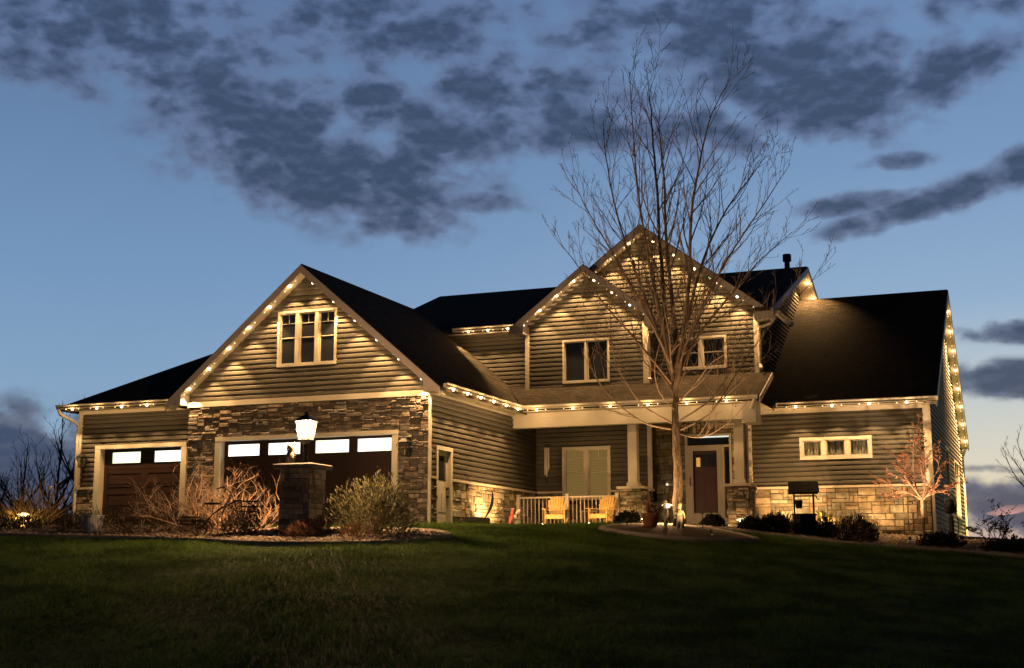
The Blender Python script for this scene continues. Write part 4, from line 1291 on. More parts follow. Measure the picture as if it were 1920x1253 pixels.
for i in range(4): c.box(-.25, .25, -.2 + i * .105, -.105 + i * .105, .44, .46)
c.build('tabletop', 'rail', tb)
for sx in (-.21, .21):
    for sy in (-.16, .16):
        c = MB(); c.box(sx - .02, sx + .02, sy - .02, sy + .02, 0, .44); c.build('leg', 'rail', tb)
wc = thing('wind_chime', 'wind chime of long pale tubes hanging in the porch corner', 'wind chime', (7.62, 6.2, 3.2))
c = MB(); c.tube([(0, 0, 0), (0, 0, -.80)], .007, 5); c.lathe([(0, -.80), (.075, -.80), (.075, -.82), (0, -.82)], 14); c.tube([(0, 0, -.82), (0, 0, -1.78)], .004, 4); c.build('hanger', 'black', wc)
for i in range(5):
    a = i * 1.256
    c = MB(); c.tube([(.055 * math.cos(a), .055 * math.sin(a), -.88), (.055 * math.cos(a), .055 * math.sin(a), -1.48 - .05 * i)], .016, 8); c.build('tube', 'rail', wc)
c = MB(); c.prism([(-.035, 0, -1.72), (.035, 0, -1.72), (.02, 0, -1.86), (-.02, 0, -1.86)], (0, .006, 0)); c.build('sail', 'blackwood', wc)

# wall ornament: curved blade with a curling stem, stood off the side wall
wo_ = thing('wall_ornament', 'dark metal ornament of a curved blade and curling stem on the lit stone', 'ornament', (7.22, 2.72, .06), R(-68))
wo_.scale = (1, .55, .85)
c = MB()
out, inn = [], []
for i in range(15):
    t = i / 14
    y = .50 - .62 * (t - .55) ** 2 * 1.3 - .34 * (1 - t); z = .15 + .92 * t
    wd = .085 * math.sin(math.pi * min(1, max(0, t * .96 + .02))) ** .8
    out.append((0, y - wd, z)); inn.append((0, y + wd * .5, z))
for i in range(14):
    c.hexa([out[i], inn[i], inn[i + 1], out[i + 1]], [tuple(Vector(p) + Vector((.015, 0, 0))) for p in (out[i], inn[i], inn[i + 1], out[i + 1])])
c.build('blade', 'black', wo_)
c = MB()
c.tube([(.02, .25, .40), (.02, .36, .37), (.02, .50, .36), (.02, .66, .40), (.02, .82, .48), (.02, .95, .62), (.02, .90, .74), (.02, .78, .75), (.02, .78, .66)], .014, 6)
c.lathe([(0, 0), (.05, .02), (.06, .07), (0, .12)], 10, (.02, .86, .68)); c.build('stem', 'black', wo_)
tr_ = thing('trough_planter', 'black trough planter against the stone beside the side door', 'planter', (7.30, 2.0, -.17))
c = MB()
lo = [(-.15, -.28, 0), (.15, -.28, 0), (.15, .28, 0), (-.15, .28, 0)]; hi_ = [(-.19, -.38, .32), (.19, -.38, .32), (.19, .38, .32), (-.19, .38, .32)]
c.hexa(lo, hi_); c.build('tub', 'black', tr_)
c = MB(); c.box(-.21, .21, -.40, .40, .30, .42); c.build('rim', 'black', tr_)
rs = thing('red_sculpture', 'slim red wading bird sculpture leaning against the lit stone base', 'sculpture', (7.4, 4.05, .02))
c = MB()
c.tube([(0, .10, .42), (0, .02, .30), (0, -.06, .18), (.0, -.14, .02)], [.015, .05, .035, .014], 8)
c.tube([(0, .06, .36), (0, .13, .46), (0, .14, .52), (0, .20, .50), (0, .27, .44)], [.04, .03, .035, .02, .006], 8)
c.build('body', 'red', rs, smooth=True)
for s_ in (-1, 1):
    c = MB(); c.tube([(s_ * .02, .02, .26), (s_ * .03, .03, .12), (s_ * .03, -.02 + .05 * s_, -.01)], .010, 6); c.build('leg', 'red', rs)
# white urn with flowers at the railing corner
ur = thing('flower_vase', 'small white vase of pale flowers at the railing corner', 'vase', (7.30, 4.75, .02))
c = MB(); c.lathe([(0, 0), (.07, 0), (.10, .08), (.10, .16), (.055, .24), (.07, .27)], 14); c.build('vase', 'white', ur, smooth=True)
c = MB(); b2 = MB()
for i in range(10):
    a = rnd.uniform(0, 6.28); r_ = rnd.uniform(.05, .2); h_ = rnd.uniform(.32, .58)
    q = (r_ * math.cos(a), r_ * math.sin(a), h_)
    c.tube([(0, 0, .24), (q[0] * .5, q[1] * .5, h_ * .7), q], .006, 4)
    for k in range(6):
        t = k * 1.047
        b2.face([q, (q[0] + .05 * math.cos(t), q[1] + .03 * math.sin(t), q[2] + .04 * math.sin(t)), (q[0] + .05 * math.cos(t + .8), q[1] + .03 * math.sin(t + .8), q[2] + .04 * math.sin(t + .8))])
c.build('stems', 'leaf_dark', ur); b2.build('flowers', 'petal', ur)

# ------------------------------------------------------------------ plants
def leaf_quad(b, p, d, ln, wd, tint):
    d = Vector(d).normalized()
    sd = d.cross(Vector((rnd.uniform(-1, 1), rnd.uniform(-1, 1), rnd.uniform(-1, 1))))
    if sd.length < 1e-3: sd = Vector((1, 0, 0))
    sd = sd.normalized() * wd / 2
    p = Vector(p); m_ = p + d * ln * .5
    b.face([p, m_ + sd, p + d * ln, m_ - sd], tint=tint)
def tint_of(lo=.6, hi_=1.4):
    t = rnd.uniform(lo, hi_); return (t * rnd.uniform(.92, 1.1), t, t * rnd.uniform(.8, 1.1))
def bush_twigs(name, label, cat, loc, n, h, spread, mt, seed, rad=.009, fork=3, group=None, leafmt=None, lean=(0, 0), base=.16):
    """multi-stemmed bare shrub: stems from one base, forked twice"""
    r_ = random.Random(seed)
    root = thing(name, label, cat, loc, group=group)
    b = MB(); lf = MB()
    def grow(p, d, ln, rr, lev):
        pts = [p]; rads = [rr]; dd = Vector(d)
        k = 5
        for i in range(k):
            dd = (dd + Vector((r_.uniform(-.5, .5), r_.uniform(-.5, .5), r_.uniform(-.20, .22)))).normalized()
            pts.append(pts[-1] + dd * ln / k); rads.append(rr * (1 - .62 * (i + 1) / k))
        b.tube(pts, rads, 4 if lev else 5, cap=False)
        if leafmt:
            for i in range(2, k + 1):
                for _ in range(2): leaf_quad(lf, pts[i] + Vector((r_.uniform(-.02, .02),) * 3), (r_.uniform(-1, 1), r_.uniform(-1, 1), r_.uniform(-.2, 1)), r_.uniform(.04, .075), .03, tint_of())
        if lev < 2:
            for j in range(fork + (lev == 0)):
                i = r_.randint(1, k)
                sd = (dd + Vector((r_.uniform(-.9, .9), r_.uniform(-.9, .9), r_.uniform(-.15, .5)))).normalized()
                grow(pts[i], sd, ln * r_.uniform(.35, .62), rads[i] * .75, lev + 1)
    for i in range(n):
        a = r_.uniform(0, 6.28); t = r_.random() ** .6
        d = Vector((math.cos(a) * t * spread / h + lean[0], math.sin(a) * t * spread / h + lean[1], 1)).normalized()
        grow(Vector((math.cos(a) * t * base, math.sin(a) * t * base, -.03)), d, h * r_.uniform(.5, .82), rad * r_.uniform(.7, 1.2), 0)
    b.build('stems', mt, root)
    if leafmt: lf.build('leaves', leafmt, root)
    return root
def leaf_mound(name, label, cat, loc, rx, h, n, mt, seed, ln=.06, wd=.03, spiky=0.0, stems=True, group=None, up=.5, ry=None):
    """shrub: leaves through a lumpy half ellipsoid on forking stems"""
    r_ = random.Random(seed)
    root = thing(name, label, cat, loc, group=group)
    ry = ry or rx
    b, st = MB(), MB()
    lumps = [(r_.uniform(0, 6.28), r_.uniform(.2, 1.0), r_.uniform(.15, .4)) for _ in range(9)]
    for i in range(n):
        a = r_.uniform(0, 6.28); ph = math.asin(r_.random() ** .8); rr = r_.random() ** .33
        f_ = 1 + .16 * math.sin(a * 3 + seed) + .13 * math.sin(a * 5 + ph * 4 + seed * 2)
        if r_.random() < .25 * (1 + math.sin(a * 7 + ph * 9 + seed)): continue
        d = Vector((math.cos(a) * math.cos(ph), math.sin(a) * math.cos(ph), math.sin(ph)))
        p = Vector((d.x * rx * rr * f_, d.y * ry * rr * f_, d.z * h * rr * f_ + .03))
        dirv = d + Vector((r_.uniform(-.6, .6), r_.uniform(-.6, .6), r_.uniform(-.2, .6) + up)) * (1 - spiky * .7)
        leaf_quad(b, p, dirv, ln * r_.uniform(.6, 1.4) * (1 + spiky * 1.6 * (rr > .75)), wd * r_.uniform(.7, 1.3), tint_of(.5, 1.5))
    if stems:
        for i in range(max(8, n // 120)):
            a = r_.uniform(0, 6.28); t = r_.random() ** .7
            e = Vector((math.cos(a) * rx * t, math.sin(a) * ry * t, h * math.sqrt(max(.02, 1 - t * t)) * r_.uniform(.85, 1.12)))
            st.tube([(0, 0, -.03), e * .5 + Vector((r_.uniform(-.03, .03), r_.uniform(-.03, .03), .05)), e], [.010, .007, .002], 4, cap=False)
        st.build('stems', 'twig', root)
    b.build('leaves', mt, root)
    return root
def at(x, y, dz=0.0): return (x, y, G(x, y) + dz)
# centre bed
bush_twigs('bare_shrub', 'large bare twiggy shrub lit tan by the lamp, left of the pillar', 'shrub', at(5.35, -5.75), 44, 1.55, 2.3, 'twig_tan', 4, .016, 4, base=.7)
bush_twigs('bare_shrub', 'thin grey twiggy shrub in front of the small garage door', 'shrub', at(4.0, -5.3), 22, 1.6, 2.0, 'twig', 8, .014, 4, base=.5)
leaf_mound('round_shrub', 'round sage green shrub with upright shoots right of the pillar', 'shrub', at(8.62, -5.95), .80, 1.0, 6800, 'leaf_sage', 3, .055, .022, .25)
b = MB()
for i in range(70):
    a = rnd.uniform(0, 6.28); t = rnd.random() ** .5
    e = Vector((math.cos(a) * t * .85, math.sin(a) * t * .85, 1.22 - .55 * t * t + rnd.uniform(-.12, .1)))
    b.tube([e * .6, e * .82 + Vector((0, 0, .05)), e], [.007, .005, .002], 4, cap=False)
    for k in range(7): leaf_quad(b, e * (.72 + .04 * k), (rnd.uniform(-1, 1), rnd.uniform(-1, 1), .8), .05, .016, tint_of())
sh = [o for o in COL.objects if o.name.startswith('round_shrub')][0]
b.build('shoots', 'leaf_sage', sh)
leaf_mound('brown_mound', 'low rust brown mound plant in front of the pillar foot', 'plant', at(7.72, -7.15), .30, .24, 700, 'leaf_brown', 5, .06, .014, .6, False)
leaf_mound('brown_mound', 'rust brown grassy clump at the right foot of the pillar', 'plant', at(7.72, -6.5), .24, .26, 600, 'leaf_brown', 15, .06, .014, .6, False)
leaf_mound('brown_mound', 'small rust brown mound plant left of the sage shrub', 'plant', at(8.72, -6.95), .27, .24, 600, 'leaf_brown', 25, .06, .014, .6, False)
leaf_mound('dark_shrub', 'dark leafy shrub under the ornamental tricycle', 'shrub', at(6.25, -6.95), .42, .52, 1600, 'leaf_dry', 6, .055, .025)
for i, (x, y, r_, h_, lb) in enumerate(((2.95, -6.1, .35, .40, 'withered perennial clump right of the steel bucket'), (3.5, -6.3, .42, .50, 'tallest withered clump in front of the small garage door'), (4.2, -6.3, .42, .44, 'withered clump between the bucket and the tricycle'), (4.9, -6.3, .34, .34, 'low withered clump at the tail of the tricycle'),
                                         (1.6, -6.0, .35, .36, 'withered clump left of the steel bucket'), (1.9, -5.4, .42, .42, 'withered clump at the house corner behind the bucket'))):
    leaf_mound('withered_plant', lb, 'plant', at(x, y), r_, h_, 750, 'leaf_dry', 40 + i, .09, .012, .5, True, 'withered perennials in the gravel bed')
# left end
leaf_mound('brown_mound', 'dark mound in front of the glowing path light at the left edge', 'plant', at(-.2, -5.4), .48, .30, 900, 'leaf_dark', 31, .07, .025)
leaf_mound('brown_mound', 'dark mound at the far left edge of the bed', 'plant', at(-1.4, -5.0), .48, .30, 800, 'leaf_dark', 32, .07, .025)
leaf_mound('brown_mound', 'dry mound right of the glowing path light', 'plant', at(.9, -5.2), .42, .30, 800, 'leaf_dry', 33, .07, .02)
leaf_mound('gold_plant', 'low yellow plant glowing under the left path light', 'plant', at(-.95, -4.5), .42, .22, 800, 'leaf_gold', 36, .08, .03, .3, False)
leaf_mound('grass_clump', 'dry grass clump lit gold by the path light at the left edge', 'grass clump', at(-.95, -4.15), .34, .55, 420, 'straw', 34, .30, .010, .8, False)
leaf_mound('grass_clump', 'dry grass clump just left of the lit left path light', 'grass clump', at(-1.5, -4.1), .30, .45, 350, 'straw', 35, .28, .010, .8, False)
def spiky(name, label, loc, r_, h_, n, seed, mt='leaf_dark'):
    return leaf_mound(name, label, 'shrub', loc, r_, h_, n, mt, seed, .055, .022, .35)
# right bed
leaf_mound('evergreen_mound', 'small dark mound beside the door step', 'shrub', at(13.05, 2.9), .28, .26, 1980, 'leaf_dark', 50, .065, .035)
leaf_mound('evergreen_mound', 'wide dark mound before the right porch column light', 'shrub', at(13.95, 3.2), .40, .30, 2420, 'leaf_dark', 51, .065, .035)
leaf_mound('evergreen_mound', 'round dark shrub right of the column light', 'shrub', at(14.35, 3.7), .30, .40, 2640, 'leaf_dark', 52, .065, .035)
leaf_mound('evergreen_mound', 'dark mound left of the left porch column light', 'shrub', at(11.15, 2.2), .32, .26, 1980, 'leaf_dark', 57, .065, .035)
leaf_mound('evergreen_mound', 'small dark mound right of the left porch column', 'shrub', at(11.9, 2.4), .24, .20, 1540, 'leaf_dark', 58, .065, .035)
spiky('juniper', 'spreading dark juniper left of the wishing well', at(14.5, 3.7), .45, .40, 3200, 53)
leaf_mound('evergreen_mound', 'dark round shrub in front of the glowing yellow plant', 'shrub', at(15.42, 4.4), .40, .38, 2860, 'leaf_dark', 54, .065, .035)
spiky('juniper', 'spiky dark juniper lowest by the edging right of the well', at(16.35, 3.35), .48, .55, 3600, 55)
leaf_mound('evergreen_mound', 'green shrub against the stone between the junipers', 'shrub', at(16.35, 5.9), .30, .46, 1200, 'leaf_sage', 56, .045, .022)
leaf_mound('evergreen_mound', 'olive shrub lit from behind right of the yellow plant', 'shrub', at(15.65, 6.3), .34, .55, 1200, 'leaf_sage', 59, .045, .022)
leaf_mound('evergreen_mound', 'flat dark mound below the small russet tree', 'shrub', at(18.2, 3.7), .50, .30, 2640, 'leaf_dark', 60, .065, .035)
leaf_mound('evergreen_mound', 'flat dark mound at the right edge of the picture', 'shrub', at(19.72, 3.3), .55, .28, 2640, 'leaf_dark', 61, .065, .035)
b = thing('yellow_plant', 'yellow green strap leaved plant glowing over its spotlight', 'plant', at(15.3, 5.4))
k = MB()
for i in range(60):
    a = rnd.uniform(0, 6.28); t = rnd.uniform(.15, .5); h_ = rnd.uniform(.45, .80)
    pts = [Vector((0, 0, .02)), Vector((math.cos(a) * t * .5, math.sin(a) * t * .5, h_ * .8)), Vector((math.cos(a) * t, math.sin(a) * t, h_))]
    sd = Vector((-math.sin(a), math.cos(a), 0)) * .016
    tt = tint_of(.8, 1.2)
    k.face([pts[0] - sd * .5, pts[0] + sd * .5, pts[1] + sd, pts[1] - sd], tint=tt); k.face([pts[1] - sd, pts[1] + sd, pts[2]], tint=tt)
k.build('leaves', 'leaf_gold', b)
bush_twigs('rose_bush', 'bare leggy shrub against the sky at the right corner of the house', 'shrub', at(19.2, 8.6), 8, 1.0, .7, 'twig_dark', 70, .012, 3, None, 'leaf_dark')
bush_twigs('rose_bush', 'bare leggy shrub at the right edge below the far tree', 'shrub', at(20.3, 8.0), 8, 1.0, .8, 'twig_dark', 71, .012, 3, None, 'leaf_dark')

# ------------------------------------------------------------------ garden ornaments
# bucket
bk = thing('steel_bucket', 'galvanised steel tub at the front of the gravel bed', 'bucket', at(2.25, -6.25, .02))
c = MB(); c.lathe([(0, 0), (.165, 0), (.175, .03), (.215, .36), (.232, .365), (.232, .385), (.205, .385), (.165, .04)], 22); c.build('body', 'galv', bk, smooth=False)
for s_ in (-1, 1):
    c = MB(); c.tube([(s_ * .215, -.06, .33), (s_ * .27, -.06, .31), (s_ * .27, .06, .31), (s_ * .215, .06, .33)], .010, 5); c.build('handle', 'galv', bk)
# ornamental tricycle planter
tc_ = thing('tricycle_planter', 'black wire garden tricycle with basket in the gravel bed', 'planter', at(5.75, -6.75, .03), R(18))
def wheel(x, y, r_, z, sp=10):
    c = MB()
    c.tube([(x + r_ * math.cos(a * math.pi / 14), y, z + r_ * math.sin(a * math.pi / 14)) for a in range(29)], .012, 5, cap=False)
    wl = c.build('wheel', 'black', tc_)
    c = MB()
    for k in range(sp):
        a = k * 2 * math.pi / sp; c.tube([(x, y, z), (x + r_ * math.cos(a), y, z + r_ * math.sin(a))], .004, 4)
    c.lathe([(.03, -.02), (.03, .02)], 8, (x, y, z)); c.build('spokes', 'black', wl)
wheel(.30, 0, .34, .34, 12); wheel(-.42, -.16, .15, .15); wheel(-.42, .16, .15, .15)
c = MB()
c.tube([(.30, 0, .34), (.22, 0, .60), (.12, 0, .82), (.02, 0, .92), (-.08, 0, .93), (-.16, 0, .90)], .013, 6)
c.tube([(.14, 0, .80), (.0, 0, .56), (-.22, 0, .42), (-.42, 0, .15)], .013, 6); c.tube([(-.42, -.16, .15), (-.42, .16, .15)], .010, 5)
c.tube([(-.22, 0, .42), (-.22, 0, .60)], .010, 5); c.tube([(.05, 0, .90), (.05, -.2, .92)], .010, 5); c.tube([(.05, 0, .90), (.05, .2, .92)], .010, 5)
c.tube([(.25, 0, .66), (-.05, 0, .55), (-.35, 0, .30)], .009, 5); c.tube([(.36, 0, .60), (.12, 0, .72), (-.1, 0, .35)], .009, 5)
c.build('frame', 'black', tc_)
c = MB(); c.box(-.38, -.08, -.06, .06, .60, .635); c.build('saddle', 'black', tc_)
def basket(x, z, w_, h_):
    c = MB()
    for zz in (0, h_ * .5, h_): c.tube([(x - w_, -.13, z + zz), (x + w_, -.13, z + zz), (x + w_, .13, z + zz), (x - w_, .13, z + zz), (x - w_, -.13, z + zz)], .008, 4)
    for i in range(7):
        xx = x - w_ + i * w_ / 3
        for y in (-.13, .13): c.tube([(xx, y, z), (xx, y, z + h_)], .005, 4)
    c.build('basket', 'black', tc_)
basket(.50, .46, .19, .20); basket(-.66, .22, .22, .14)
# terracotta pot with swan neck handle and flowers
pt = thing('terracotta_pot', 'brown terracotta pot with tall curved neck beside the bare tree', 'pot', at(12.22, .45, .06))
c = MB(); c.lathe([(0, 0), (.13, 0), (.15, .04), (.20, .22), (.205, .30), (.19, .30), (.17, .22)], 20); c.build('body', 'terracotta', pt, smooth=False)
c = MB(); c.tube([(-.02, 0, .26), (-.05, 0, .40), (-.06, 0, .54), (.0, 0, .64), (.08, 0, .63)], [.05, .04, .035, .035, .02], 8); c.build('neck', 'terracotta', pt, smooth=True)
c = MB()
for i in range(160):
    a = rnd.uniform(0, 6.28); r_ = rnd.uniform(.02, .2); leaf_quad(c, (.10 + r_ * math.cos(a) * .7, r_ * math.sin(a), rnd.uniform(.28, .52)), (math.cos(a), math.sin(a), .6), .06, .025, tint_of())
c.build('foliage', 'leaf_dry', pt)
# two cast stone children
def skin_mesh(name, joints, edges, mt, parent, sub=2):
    me = bpy.data.meshes.new(name)
    me.from_pydata([j[:3] for j in joints], edges, [])
    o = bpy.data.objects.new(name, me); COL.objects.link(o); o.parent = parent
    sk = o.modifiers.new('skin', 'SKIN')
    for i, j in enumerate(joints):
        sv = me.skin_vertices[0].data[i]; sv.radius = (j[3], j[3] * (j[4] if len(j) > 4 else 1)); sv.use_root = (i == 0)
    sk.use_smooth_shade = True
    o.modifiers.new('sub', 'SUBSURF').levels = sub
    o.modifiers['sub'].render_levels = sub
    me.materials.append(M[mt])
    return o
def child(label, loc, rz, stride, bag, hat):
    r_ = thing('garden_statue', label, 'statue', loc, rz, 'cast stone children in the tree bed')
    s = stride
    J = [(0, 0, .27, .062, .8), (0, 0, .34, .058, .8), (0, 0, .41, .066, .75), (0, 0, .455, .030), (0, -.005, .50, .052), (0, -.005, .555, .048),
         (-.035, s * .3, .24, .040), (-.04, s * .7, .14, .030), (-.04, s, .03, .022), (-.045, s - .05, .012, .020),
         (.035, -s * .3, .24, .040), (.04, -s * .5, .14, .030), (.04, -s * .9, .03, .022), (.045, -s * .9 - .05, .012, .020),
         (-.075, 0, .415, .026), (-.105, .02, .34, .021), (-.10, -.03, .275, .018), (-.10, -.045, .25, .014),
         (.075, 0, .415, .026), (.105, -.02, .34, .021), (.11, -.02, .275, .018), (.11, -.025, .25, .014)]
    E_ = [(0, 1), (1, 2), (2, 3), (3, 4), (4, 5), (0, 6), (6, 7), (7, 8), (8, 9), (0, 10), (10, 11), (11, 12), (12, 13), (2, 14), (14, 15), (15, 16), (16, 17), (2, 18), (18, 19), (19, 20), (20, 21)]
    skin_mesh('body', J, E_, 'statue', r_)
    c = MB()
    if hat: c.lathe([(.075, .565), (.055, .575), (.05, .61), (.02, .645), (0, .65)], 14)
    else: c.lathe([(.056, .53), (.058, .57), (.04, .605), (0, .615)], 14)
    c.build('hat' if hat else 'hair', 'statue_trim' if not hat else 'statue', r_, smooth=True)
    c = MB()
    if bag:
        c.tube([(-.06, -.05, .43), (0, -.062, .37), (.07, -.045, .30), (.05, .055, .30), (-.05, .06, .40), (-.06, -.05, .43)], .011, 6)
    else:
        c.tube([(-.06, -.05, .31), (.06, -.05, .31), (.065, .05, .31), (-.065, .05, .31), (-.06, -.05, .31)], .010, 6)
        c.box(-.03, .045, -.075, -.05, .37, .44)
    c.build('strap', 'statue_trim', r_)
    # face: eyes, nose
    c = MB()
    for sx in (-.018, .018): c.lathe([(0, -.006), (.006, 0), (0, .006)], 6, (sx, -.052, .535))
    c.prism([(-.006, -.05, .518), (.006, -.05, .518), (0, -.05, .535)], (0, -.010, 0)); c.build('face', 'statue_trim', r_)
    return r_
child('pale stone child statue in a pointed hat striding beside the pot', at(12.60, .32, .05), R(-35), .07, True, True)
child('pale stone child statue with a bag standing at the tree trunk', at(12.93, .30, .05), R(20), .02, False, False)
st_ = thing('garden_stake', 'thin dark garden stake with cup top by the door step', 'stake', at(13.3, .9, .05))
c = MB(); c.tube([(0, 0, 0), (0, 0, .34)], .010, 6); c.build('rod', 'black', st_)
c = MB(); c.lathe([(.0, .33), (.03, .36), (.055, .40), (.045, .40), (.02, .37)], 10); c.build('cup', 'black', st_)
# wishing well
wl = thing('wishing_well', 'dark wooden wishing well with pitched roof and hanging pail', 'wishing well', at(14.98, 4.35, .02), R(12))
c = MB()
for i in range(8):
    a0, a1 = i * math.pi / 4 + .39, (i + 1) * math.pi / 4 + .39
    p = lambda r_, a, z: (r_ * math.cos(a), r_ * math.sin(a), z)
    for z0_ in (0.0, .125, .25, .375):
        c.hexa([p(.29, a0, z0_), p(.29, a1, z0_), p(.29, a1, z0_ + .12), p(.29, a0, z0_ + .12)], [p(.24, a0, z0_), p(.24, a1, z0_), p(.24, a1, z0_ + .12), p(.24, a0, z0_ + .12)])
c.lathe([(.31, .495), (.31, .525), (.22, .525), (.22, .495)], 8); c.build('tub', 'blackwood', wl)
for s_ in (-1, 1):
    c = MB(); c.box(s_ * .23 - .022, s_ * .23 + .022, -.022, .022, .52, 1.12); c.build('post', 'blackwood', wl)
c = MB()
for s_ in (-1, 1):
    for k in range(5):
        t0, t1 = k / 5, (k + 1) / 5 + .05
        c.hexa([(-.36, s_ * .36 * t0, 1.30 - .26 * t0 + .012), (.36, s_ * .36 * t0, 1.30 - .26 * t0 + .012), (.36, s_ * .36 * t1, 1.30 - .26 * t1 + .012), (-.36, s_ * .36 * t1, 1.30 - .26 * t1 + .012)],
               [(-.36, s_ * .36 * t0, 1.30 - .26 * t0 - .01), (.36, s_ * .36 * t0, 1.30 - .26 * t0 - .01), (.36, s_ * .36 * t1, 1.30 - .26 * t1 - .004), (-.36, s_ * .36 * t1, 1.30 - .26 * t1 - .004)])
for s_ in (-1, 1): c.prism([(s_ * .23, -.24, 1.11), (s_ * .23, .24, 1.11), (s_ * .23, 0, 1.28)], (.02, 0, 0))
c.build('roof', 'blackwood', wl)
c = MB(); c.tube([(-.25, 0, .96), (.30, 0, .96)], .018, 8); c.tube([(.30, 0, .96), (.32, 0, .88)], .012, 6); c.tube([(.32, 0, .88), (.38, 0, .88)], .012, 6); c.build('crank', 'blackwood', wl)
c = MB(); c.tube([(-.12, 0, .95), (-.12, 0, .88)], .005, 4); c.lathe([(0, .66), (.075, .66), (.092, .86), (.08, .86), (.066, .68)], 12, (-.12, 0, 0)); c.build('pail', 'blackwood', wl)
# bell on a post
bp_ = thing('bell_post', 'black cast dinner bell on a post beside the right end wall', 'bell', at(18.25, 6.3, .02), R(-25))
c = MB(); c.box(-.045, .045, -.045, .045, -.1, .62); c.tube([(0, 0, .62), (.0, 0, .70), (-.14, 0, .74), (-.16, 0, .9), (-.14, 0, 1.06)], .02, 6); c.tube([(.0, 0, .70), (.14, 0, .74), (.16, 0, .9), (.14, 0, 1.06)], .02, 6); c.build('post', 'black', bp_)
c = MB(); c.lathe([(.155, .72), (.15, .75), (.115, .86), (.10, .98), (.06, 1.04), (0, 1.06)], 18); c.tube([(-.16, 0, 1.06), (.16, 0, 1.06)], .02, 6)
c.tube([(-.07, 0, 1.07), (-.06, 0, 1.17), (.0, 0, 1.20), (.06, 0, 1.17), (.07, 0, 1.07)], .018, 6); c.build('bell', 'black', bp_)
c = MB(); c.tube([(.12, 0, .62), (.18, 0, .60), (.18, 0, .2), (.06, 0, .18)], .012, 5); c.build('pull', 'black', bp_)

# ------------------------------------------------------------------ path lights and hidden spotlights
def path_light(label, loc, h=.38, power=6.0, s=1.0):
    r_ = thing('path_light', label, 'path light', loc, group='glowing mushroom path lights')
    c = MB(); c.lathe([(.012, -.02), (.012, h - .05)], 8); c.build('stem', 'black', r_)
    c = MB(); c.lathe([(.02, h - .055), (.055, h - .05), (.06, h - .005), (0, h - .004)], 14); c.build('diffuser', 'pathglow', r_)
    c = MB(); c.lathe([(.135 * s, h - .012), (.12 * s, h + .015), (.05 * s, h + .035), (0, h + .04)], 16); c.build('shade', 'pathdome', r_, smooth=True)
    spot(r_, (0, 0, h - .065), (0, 0, -1), power * 2.6, 165, .4, .04)
    point(r_, (0, 0, h - .075), power * 1.1, .02)
    return r_
path_light('glowing mushroom path light at the foot of the left porch column', at(10.75, 4.75), .22, 61)
path_light('glowing path light behind the stone children at the pot', at(12.3, 1.6), .50, 52)
path_light('glowing mushroom path light at the foot of the right porch column', at(13.35, 4.75), .24, 70)
path_light('glowing path light among dry grass at the left edge', at(-1.05, -4.55), .34, 79)
def uplight(label, loc, direction, power, size=70, blend=.5, col=WARM, rad=.03):
    r_ = thing('garden_spotlight', label, 'spotlight', loc, group='small black garden spotlights')
    d = Vector(direction).normalized()
    c = MB(); c.tube([(0, 0, -.08), (0, 0, .05)], .012, 6); c.build('stake', 'black', r_)
    c = MB(); c.tube([Vector((0, 0, .07)) - d * .05, Vector((0, 0, .07)) + d * .05], [.03, .042], 10, cap=False); c.build('housing', 'black', r_)
    c = MB(); q = Vector((0, 0, .07)) + d * .03
    c.tube([q, q + d * .004], .034, 10); c.build('lens', 'pathglow', r_)
    spot(r_, Vector((0, 0, .07)) + d * .06, d, power, size, blend, rad, col)
    return r_
uplight('black garden spotlight aimed up at the wall ornament', at(7.22, 2.75, .02), (-.10, .22, 1.0), 120, 130, .8)
uplight('added fill spotlight brightening the side wall, beside the red sculpture', at(7.95, 3.5, .02), (-.62, -.05, .40), 240, 120, .8)  # second lamp, added to spread the gold wash across the stone
uplight('black garden spotlight behind the glowing yellow plant', at(15.22, 5.15, .03), (.05, 1.0, .75), 520, 105, .7, rad=.01)
uplight('black garden spotlight at the foot of the russet tree', at(17.4, 4.6, .05), (.08, .75, 1.0), 950, 70, .7, (1.0, .62, .32))
uplight('black garden spotlight left of the large bare tree, aimed up the trunk', at(11.55, .85, .06), (.95, .22, 1.15), 620, 100, .9, (1.0, .58, .25))
uplight('black garden spotlight right of the large bare tree, aimed into the crown', at(13.75, -.2, .06), (-.50, .52, 1.15), 480, 100, .9, (1.0, .58, .25))
uplight('added fill spotlight on the lawn edge brightening the right yellow chair', at(9.75, 3.5, .02), (-.08, 1.0, .33), 120, 50, .7)  # fill lamp added so the chair shows up; no known fixture
uplight('added fill spotlight on the lawn edge brightening the left yellow chair', at(8.5, 3.5, .02), (-.08, 1.0, .33), 120, 50, .7)  # likewise added only to brighten this chair
uplight('black garden spotlight washing the column foot by the downspout', at(13.95, 6.55, .03), (-.05, .55, 1.0), 150, 120, .8)
uplight('black garden spotlight washing the stone before the three pane window', at(16.4, 6.5, .03), (.0, .55, 1.0), 150, 130, .8)

